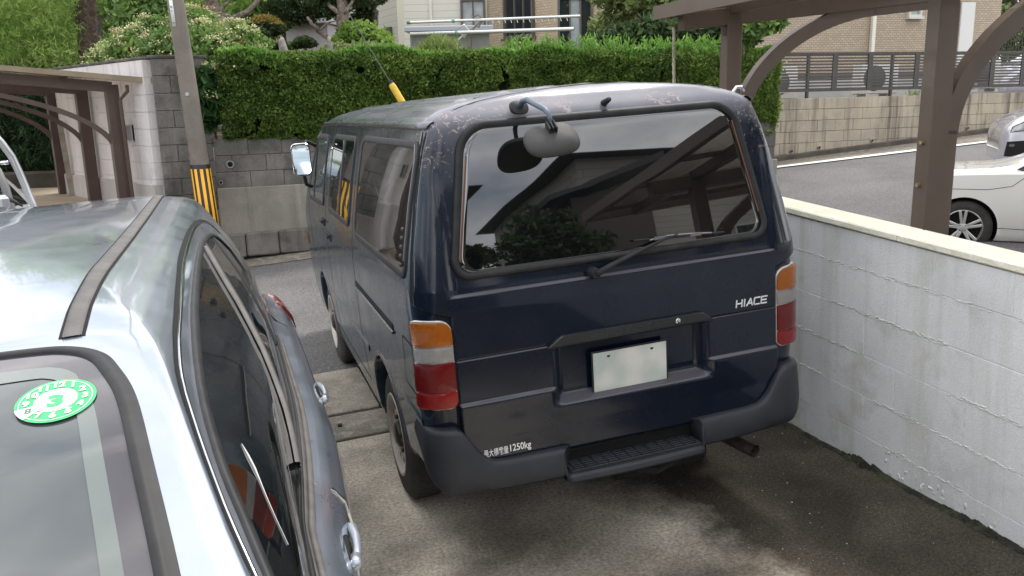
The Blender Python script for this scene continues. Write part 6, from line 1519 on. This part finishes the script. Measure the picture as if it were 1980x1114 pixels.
p = at(411, 262, 10.5); b = MB(); b.box((p.x, p.y, p.z+.25), (.05, .05, .62), rot=RU); b.build('post', mat('pale_blue_metal', (.40, .52, .55), rough=.5), mp_)
b = MB(); b.box((p.x+.13, p.y, p.z+.06), (.24, .04, .04), rot=RU); b.build('bracket', M_wwh, mp_)
# bamboo: light leaves above the roof; below it shade painted into darker leaves
def bamboo(name, lab, boxes, n, size, m, culms=True):
    t = thing(name, lab, 'bamboo'); P = []
    for (x0, y0, x1, y1, Y0, Y1), k in boxes:
        for q in range(k):
            c = P3(rng.uniform(x0, x1), rng.uniform(y0, y1), rng.uniform(Y0, Y1)); a = rng.uniform(-1, 1)
            for j in range(9): P.append(c+np.array([rng.normal(0, .05)+a*j*.02, rng.normal(0, .05), -.016*j+rng.normal(0, .03)]))
    leafcloud('leaves', P, size, m, t, aspect=6.5, up=.3, droop=.8)
    if culms:
        (x0, y0, x1, y1, Y0, Y1), k = boxes[0]
        for q in range(7): a = P3(rng.uniform(x0, x1), (y0+y1)/2, (Y0+Y1)/2); b = MB(); b.tube([(a[0], a[1], .5), (a[0]+rng.normal(0, .1), a[1], a[2]+1.0)], .012, 6); b.build('culm', mat('bamboo_culm', (.20, .24, .08), rough=.5), t)
    return t
bamboo('bamboo_clump', 'bright yellow green bamboo rising above the left carport roof', [((-90, -60, 150, 130, 13.6, 15.5), 2900), ((150, 60, 200, 140, 14, 15.5), 60)], 0, .019, L_bamb)
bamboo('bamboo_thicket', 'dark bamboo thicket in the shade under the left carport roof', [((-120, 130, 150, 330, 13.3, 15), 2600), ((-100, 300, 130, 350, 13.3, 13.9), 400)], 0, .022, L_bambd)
b = MB(); q0, q1 = P3(-200, 220, 16.2), P3(215, 220, 16.2); b.box(((q0+q1)/2), ((q1-q0)[0], .2, 3.4)); o = b.build('dark_backing_panel', mat('dark_backing_tone', (.03, .032, .022), (.02, .022, .016), rough=1, scale=3)); tag(o, 'added dark backing panel almost hidden behind the bamboo', 'fence')  # added backing, coloured like the shade behind the leaves
# palm trunk
pt = thing('palm_tree', 'shaggy dark palm trunk rising out of the frame at upper left', 'palm tree'); p = P3(172, 110, 14.2); q = P3(163, -20, 14.2)
d_ = q-p; b = MB(); pts = [p-d_*.9, p, p+d_*.5, q, q+d_*.8]; b.tube(pts, [.15, .15, .16, .17, .15], 14); b.build('trunk', mat('palm_fibre', (.075, .05, .035), (.13, .10, .075), rough=1, scale=25, bump=1, bscale=30), pt, smooth=True)
b = MB()
for k in range(110):
    t_ = rng.uniform(-.2, 1.6); a = rng.uniform(PI, 2*PI); c = p+d_*t_; r = .16; c = Vector((c[0]+r*math.cos(a), c[1]+r*math.sin(a), c[2])); e = c+Vector((.09*math.cos(a), .09*math.sin(a), .10)); f_ = e+Vector((.05*math.cos(a+1), .05*math.sin(a+1), -.05)); b.tube([c, e, f_], [.008, .006, .002], 4)
tag(b.build('leaf_stubs', mat('palm_stub', (.20, .16, .12), (.11, .08, .06), rough=1, scale=9), pt), kind='stuff')
leafcloud('fronds', blobs([q+d_*1.0+np.array([0, 0, .3])], [.9], 900, shell=.9), .05, L_shrub, pt, aspect=9)
# garden trees
tt = thing('pruned_tree', 'grey trunked pruned tree with bare sweeping limbs and small foliage pads', 'tree'); Y = 13.5
limb('trunk', [P3(664, 175, Y), P3(662, 95, Y), P3(663, 45, Y), P3(660, -20, Y), P3(655, -80, Y)], .115, .07, M_bark, tt, 12)
for L_, r in (([(655, 92), (640, 78), (615, 60), (600, 42), (594, 33)], .05), ([(663, 30), (645, 18), (630, 5), (615, -15)], .045), ([(664, 25), (680, 8), (695, -20)], .035), ([(662, 70), (690, 55), (712, 40)], .018), ([(615, 62), (632, 45), (650, 40)], .02)):
    limb('limb', [P3(x, y, Y+rng.uniform(-.1, .1)) for x, y in L_], r, r*.4, M_bark, tt)
for i, (x, y, r) in enumerate(((632, 18, .22), (600, 2, .34), (640, -10, .3), (560, 18, .36), (585, 28, .25), (695, -8, .3), (540, -2, .4), (665, -30, .5))): leafcloud('foliage_pad', blobs([P3(x, y, Y+.2)], [r], 1100, flat=.6), .035, L_top if i % 2 else L_dark, tt)
t2 = thing('slim_pruned_tree', 'slim bent tree with dark rounded pads before the dark sliding door', 'tree'); Y = 14.2
limb('trunk', [P3(712, 130, Y), P3(710, 95, Y), P3(722, 60, Y), P3(724, 20, Y), P3(716, -20, Y)], .06, .03, M_bark, t2); limb('limb', [P3(712, 75, Y), P3(728, 50, Y), P3(730, 20, Y)], .035, .02, M_bark, t2)
for x, y, r in ((703, 35, .20), (706, 12, .18), (690, 42, .13), (722, -8, .25)): leafcloud('foliage_pad', blobs([P3(x, y, Y)], [r], 1100, flat=.6), .032, L_top, t2)
def topi(px, py, Y, r, lab, tips=True, trunk_to=105):
    t = thing('topiary_tree', lab, 'topiary', group=None); c = P3(px, py, Y)
    leafcloud('crown', blobs([c, c+np.array([r*.5, 0, -.03]), c+np.array([-r*.5, 0, -.04])], [r*.8, r*.6, r*.6], 5200, flat=.55), .028, L_top, t)
    if tips: pp_ = blobs([c+np.array([0, 0, .05]), c+np.array([r*.5, 0, 0]), c+np.array([-r*.5, 0, 0])], [r*.8, r*.58, r*.58], 2600, shell=.1, flat=.55); leafcloud('new_growth', pp_[pp_[:, 2] > c[2]+.03], .026, L_or, t, nrm=np.array([0, 0, 1.]))
    e = P3(px+3, trunk_to, Y); limb('trunk', [e-np.array([0, 0, .4]), e, c], .035, .022, M_bark, t); limb('limb', [e*.5+c*.5, c+np.array([r*.45, 0, -.02])], .018, .01, M_bark, t); limb('limb', [e*.5+c*.5, c+np.array([-r*.45, 0, -.02])], .018, .01, M_bark, t)
    return t
topi(512, 52, 13, .27, 'flat clipped topiary with orange tips, left of the grey shed'); topi(588, 80, 12.6, .16, 'small round dark topiary in front of the grey shed', False); topi(497, 62, 12.7, .16, 'small dark clipped bush below the orange tipped topiary', False); topi(545, 88, 12.5, .10, 'low clipped ball beside the weathered stump', False)
bn = thing('wide_branch_tree', 'tree with a wide sweeping bare branch beside the pole top', 'tree'); Y = 13
limb('trunk', [P3(425, 150, Y), P3(420, 45, Y), P3(415, 20, Y), P3(412, -40, Y)], .15, .10, M_bark, bn, 12); limb('limb', [P3(424, 15, Y), P3(430, 30, Y), P3(450, 36, Y), P3(478, 24, Y), P3(500, 0, Y), P3(510, -20, Y)], .055, .03, M_bark, bn); limb('limb', [P3(424, 18, Y), P3(440, 5, Y), P3(455, -15, Y)], .03, .015, M_bark, bn); limb('limb', [P3(450, 36, Y), P3(430, 42, Y), P3(418, 38, Y)], .05, .05, M_bark, bn)
leafcloud('crown', blobs([P3(430, -60, Y+.5), P3(500, -70, Y+.5), P3(370, -60, Y)], [.8, .7, .6], 3000), .05, L_yel, bn)
shrub('bright_shrub', 'bright yellow green broad leaved shrub below the slim pruned tree', 'shrub', [(700, 75, 13.2), (730, 85, 13.2), (680, 68, 13.4), (665, 88, 13.2), (745, 92, 13)], [.28, .24, .22, .2, .16], 3600, .065, L_yel)
shrub('low_variegated_shrub', 'low pale speckled shrub along the hedge top below the pruned tree', 'shrub', [(660, 98, 12.4), (690, 99, 12.4), (640, 98, 12.4), (720, 98, 12.4), (745, 97, 12.4)], [.14, .14, .12, .14, .1], 3000, .03, leaf_mat('variegated_leaf', (.30, .33, .16), (.18, .24, .08), rand=.3), extra=None)
shrub('garden_bush', 'dark green bush between the cream blossom shrub and the grey shed', 'shrub', [(455, 95, 12.6), (475, 75, 13), (440, 60, 13.2), (520, 95, 12.6), (560, 96, 12.8)], [.2, .22, .26, .15, .12], 5000, .04, L_shrub)
shrub('fresh_green_bush', 'fresh green broad leaved bush behind the topiary trees', 'shrub', [(520, 25, 15), (545, 20, 15), (490, 30, 15), (470, 40, 15.3), (540, 45, 15)], [.35, .3, .35, .3, .2], 3000, .07, leaf_mat('fresh_leaf', (.12, .24, .05), (.08, .17, .035), rand=.3), stem=.04)
for i, (x, y, lab) in enumerate(((549, 100, 'short grey weathered tree stump left of the small round topiary'), (640, 98, 'thin grey weathered stump below the sweeping limb'))):
    a = P3(x, y, 12.3); b = MB(); b.tube([a-np.array([0, 0, .3]), a, a+np.array([-.02, 0, .13]), a+np.array([-.01, 0, .20])], [.07-.02*i, .065-.02*i, .05-.02*i, .02], 9); tag(b.build('tree_stump', mat('weathered_stump', (.34, .31, .29), (.22, .20, .18), rough=1, scale=14, bump=.6), smooth=True), lab, 'stump')
gr = leafcloud('tall_grass', np.concatenate([blobs([P3(x, y, 12.8)], [.22], 500, shell=.9) for x, y in ((845, 92), (865, 95), (835, 98))]), .016, leaf_mat('grass_yellow', (.26, .32, .10), (.18, .26, .07), rand=.3), aspect=10, up=.1, nrm=np.array([0, 0, 1.8])); tag(gr, 'yellow green grassy plant in front of the ribbed storage shed', 'plant')
def bigtree(name, lab, c, R, n, size, m, zb=1.3, lumps=22, lr=.5, group=None, trunk=True, tr=.12):
    t = thing(name, lab, 'tree', group=group); c = np.array(c)
    leafcloud('crown', crown_pts(c, R, n, lumps, lr), size, m, t, aspect=1.6, up=.6)
    limb('trunk', [(c[0], c[1], zb), (c[0]+.1, c[1], (zb+c[2])/2), (c[0], c[1], c[2]+R[2]*.3)], tr, tr*.4, M_bark, t)
    for k in range(4): a = rng.uniform(0, 2*PI); limb('limb', [(c[0], c[1], c[2]-R[2]*.5), (c[0]+R[0]*.3*math.cos(a), c[1]+R[1]*.3*math.sin(a), c[2]-R[2]*.1), (c[0]+R[0]*.6*math.cos(a), c[1]+R[1]*.6*math.sin(a), c[2]+R[2]*.3)], tr*.45, tr*.15, M_bark, t)
    return t
c = P3(1290, 10, 15.5); bigtree('leafy_tree', 'broad pale green tree above the hedge, left of the right-hand carport', c, (1.9, 1.0, 1.25), 13000, .085, L_tree, lumps=34, lr=.42)
shrub('leafy_bush', 'dark leafed shrub between hedge and far carport post', 'shrub', [(1330, 75, 14), (1380, 70, 14), (1430, 65, 14.5), (1200, 78, 14), (1260, 70, 14), (1150, 85, 14)], [.4, .4, .35, .3, .35, .2], 9000, .07, L_dark, stem=.05)
shrub('climber_at_post', 'green climbing leaves under the carport beam beside the far post', 'plant', [(1440, 55, 12.5), (1470, 45, 12.5), (1500, 42, 12.8)], [.25, .2, .15], 1600, .07, L_shrub)
for i, (px, py, Y, R, m, lab, n) in enumerate((
    (240, -10, 19, (2.2, 1.2, 1.6), L_shrub, 'dark tree behind the palm trunk', 5000), (330, 20, 18, (1.6, 1, 1.2), L_shrub, 'mid green tree rising behind the utility pole', 5000), (120, 10, 20, (2.4, 1.2, 1.8), L_bamb, 'pale green tree behind the bamboo at upper left', 5000),
    (480, 0, 20, (1.5, 1.2, 1.3), L_tree, 'pale tree behind the sweeping bare branch', 4000), (575, 0, 19, (1.4, 1, 1.2), L_dark, 'dark evergreen tree directly behind the grey shed', 5500), (1960, 20, 27, (2.2, 1.5, 2.0), L_dark, 'dark tree at the upper right corner behind the railings', 5000), (2010, 55, 26, (2, 1.3, 1.2), L_tree, 'pale bush below the dark tree at the upper right corner', 3000),
    (20, -20, 22, (3, 1.5, 2), L_tree, 'pale tree at the upper left corner', 4000))):
    bigtree('garden_tree', lab, P3(px, py, Y), R, n, .09, m, lumps=22, lr=.5)
tl = []
for k in range(60):
    x = rng.uniform(-40, 30); tl.append(((x, 40+rng.uniform(-4, 6), rng.uniform(2, 6)), rng.uniform(2, 3.5)))
o = leafcloud('treeline', blobs([c for c, r in tl], [r for c, r in tl], 16000), .30, L_dark, kind='stuff')
# stems and weeds
b = MB(); pts = [at(1303, y, 6.62)+Vector((random.gauss(0, .0015), 0, 0)) for y in range(52, 190, 8)]; b.tube(pts, [.010+.004*(i % 2) for i in range(len(pts))], 7); tag(b.build('hanging_chain', mat('pale_stem', (.40, .38, .27), (.24, .22, .15), rough=.9, scale=30), smooth=True), 'thin knobbly pale stem hanging from the right carport gutter end', 'stem')
def weed(px, py, Y, n, s_, lab, m=L_yel):
    c = P3(px, py, Y); o = leafcloud('weed', c+rng.normal(size=(n, 3))*np.array([s_, .03, s_*.5]), .022, m, aspect=5, up=.1, nrm=np.array([0, 0, 1.2])); tag(o, lab, 'weed', None)
weed(1672, 272, 16.2, 260, .13, 'green weeds growing at the foot of the beige wall left of the brown post'); weed(1472, 178, 15.0, 160, .08, 'small yellow green weed where hedge and beige wall meet')
weed(1768, 182, 16.8, 70, .10, 'tiny weeds on the beige wall top left of the big brown post')
# ------------------------------------------------------------------ houses and trees behind the camera, seen only as reflections
def house_back(name, lab, u0, u1, v0, v1, zt_, ridge, m, rm, wins):
    t = thing(name, lab, 'house'); b = MB(); c = W((u0+u1)/2, (v0+v1)/2, zt_/2-.5); b.box(c, (u1-u0, v1-v0, zt_+1), rot=RU); b.build('wall', m, t)
    b = MB(); e = .55; V = [W(u0-e, v0-e, zt_), W(u1+e, v0-e, zt_), W(u1+e, v1+e, zt_), W(u0-e, v1+e, zt_), W(u0+1.2, (v0+v1)/2, ridge), W(u1-.2, (v0+v1)/2, ridge)]
    b.add(V, [(0, 1, 5, 4), (2, 3, 4, 5), (0, 4, 3), (1, 2, 5), (0, 3, 2, 1)]); b.build('roof', rm, t)
    for (a, c_, z0, z1) in wins:
        f = MB(); f.box(W((a+c_)/2, v1+.02, (z0+z1)/2), (c_-a+.12, .08, z1-z0+.12), rot=RU); fo = f.build('window', M_wwh, t); g_ = MB(); g_.box(W((a+c_)/2, v1+.065, (z0+z1)/2), (c_-a, .02, z1-z0), rot=RU); g_.build('pane', M_wg, fo)
M_hb = brick_mat('grey_siding', (.50, .47, .42), (.46, .43, .385), (.30, .28, .25), 3.0, .22, .01)
house_back('grey_sided_house', 'grey gabled two storey house behind the camera, mirrored in the van rear window', 6.6, 14.5, -24, -16, 6.9, 8.2, M_hb, mat('slate_roof', (.05, .05, .055), rough=.6), [(8.9, 10.0, 6.0, 6.65), (10.8, 11.8, 3.2, 4.4)])
b_ = thing('balcony_wing', 'lower balcony wing attached before the grey house behind the camera', 'house'); b = MB(); b.box(W(6.6, -15.2, 2.6), (2.0, 1.8, 5.4), rot=RU); b.build('wall', mat('brown_siding', (.10, .085, .07), rough=.8), b_); b = MB(); b.add([W(5.0, -16.3, 5.2), W(8, -16.3, 6.2), W(8, -14, 6.2), W(5.0, -14, 5.2), W(5.0, -16.3, 5.35), W(8, -16.3, 6.35), W(8, -14, 6.35), W(5.0, -14, 5.35)], [(0, 1, 2, 3), (7, 6, 5, 4), (0, 4, 5, 1), (2, 6, 7, 3), (0, 3, 7, 4), (1, 5, 6, 2)]); b.build('roof', MATS['slate_roof'], b_)
house_back('brown_house', 'dark brown house behind the camera at the other side of the drive', -4.0, 3.4, -24, -16, 6.2, 7.2, MATS['brown_siding'], MATS['slate_roof'], [(1.6, 2.6, 3.4, 4.6)])
for i, (u, v, z, r) in enumerate(((4.9, -14.5, 3.9, 1.3), (14.0, -15, 7.6, 2.6), (4.0, -18, 4.5, .8), (-9, -12, 3, 3), (18, -8, 4, 3))):
    bigtree('street_tree', ['round garden tree before the grey house behind the camera', 'tall tree beside the grey house behind the camera', 'small tree between the two houses behind the camera', 'wide tree at the far side of the brown house', 'wide tree beyond the neighbour carport'][i], tuple(W(u, v, z)), (r, r, r*.8), 4500, .13, L_dark, zb=0, tr=.14)
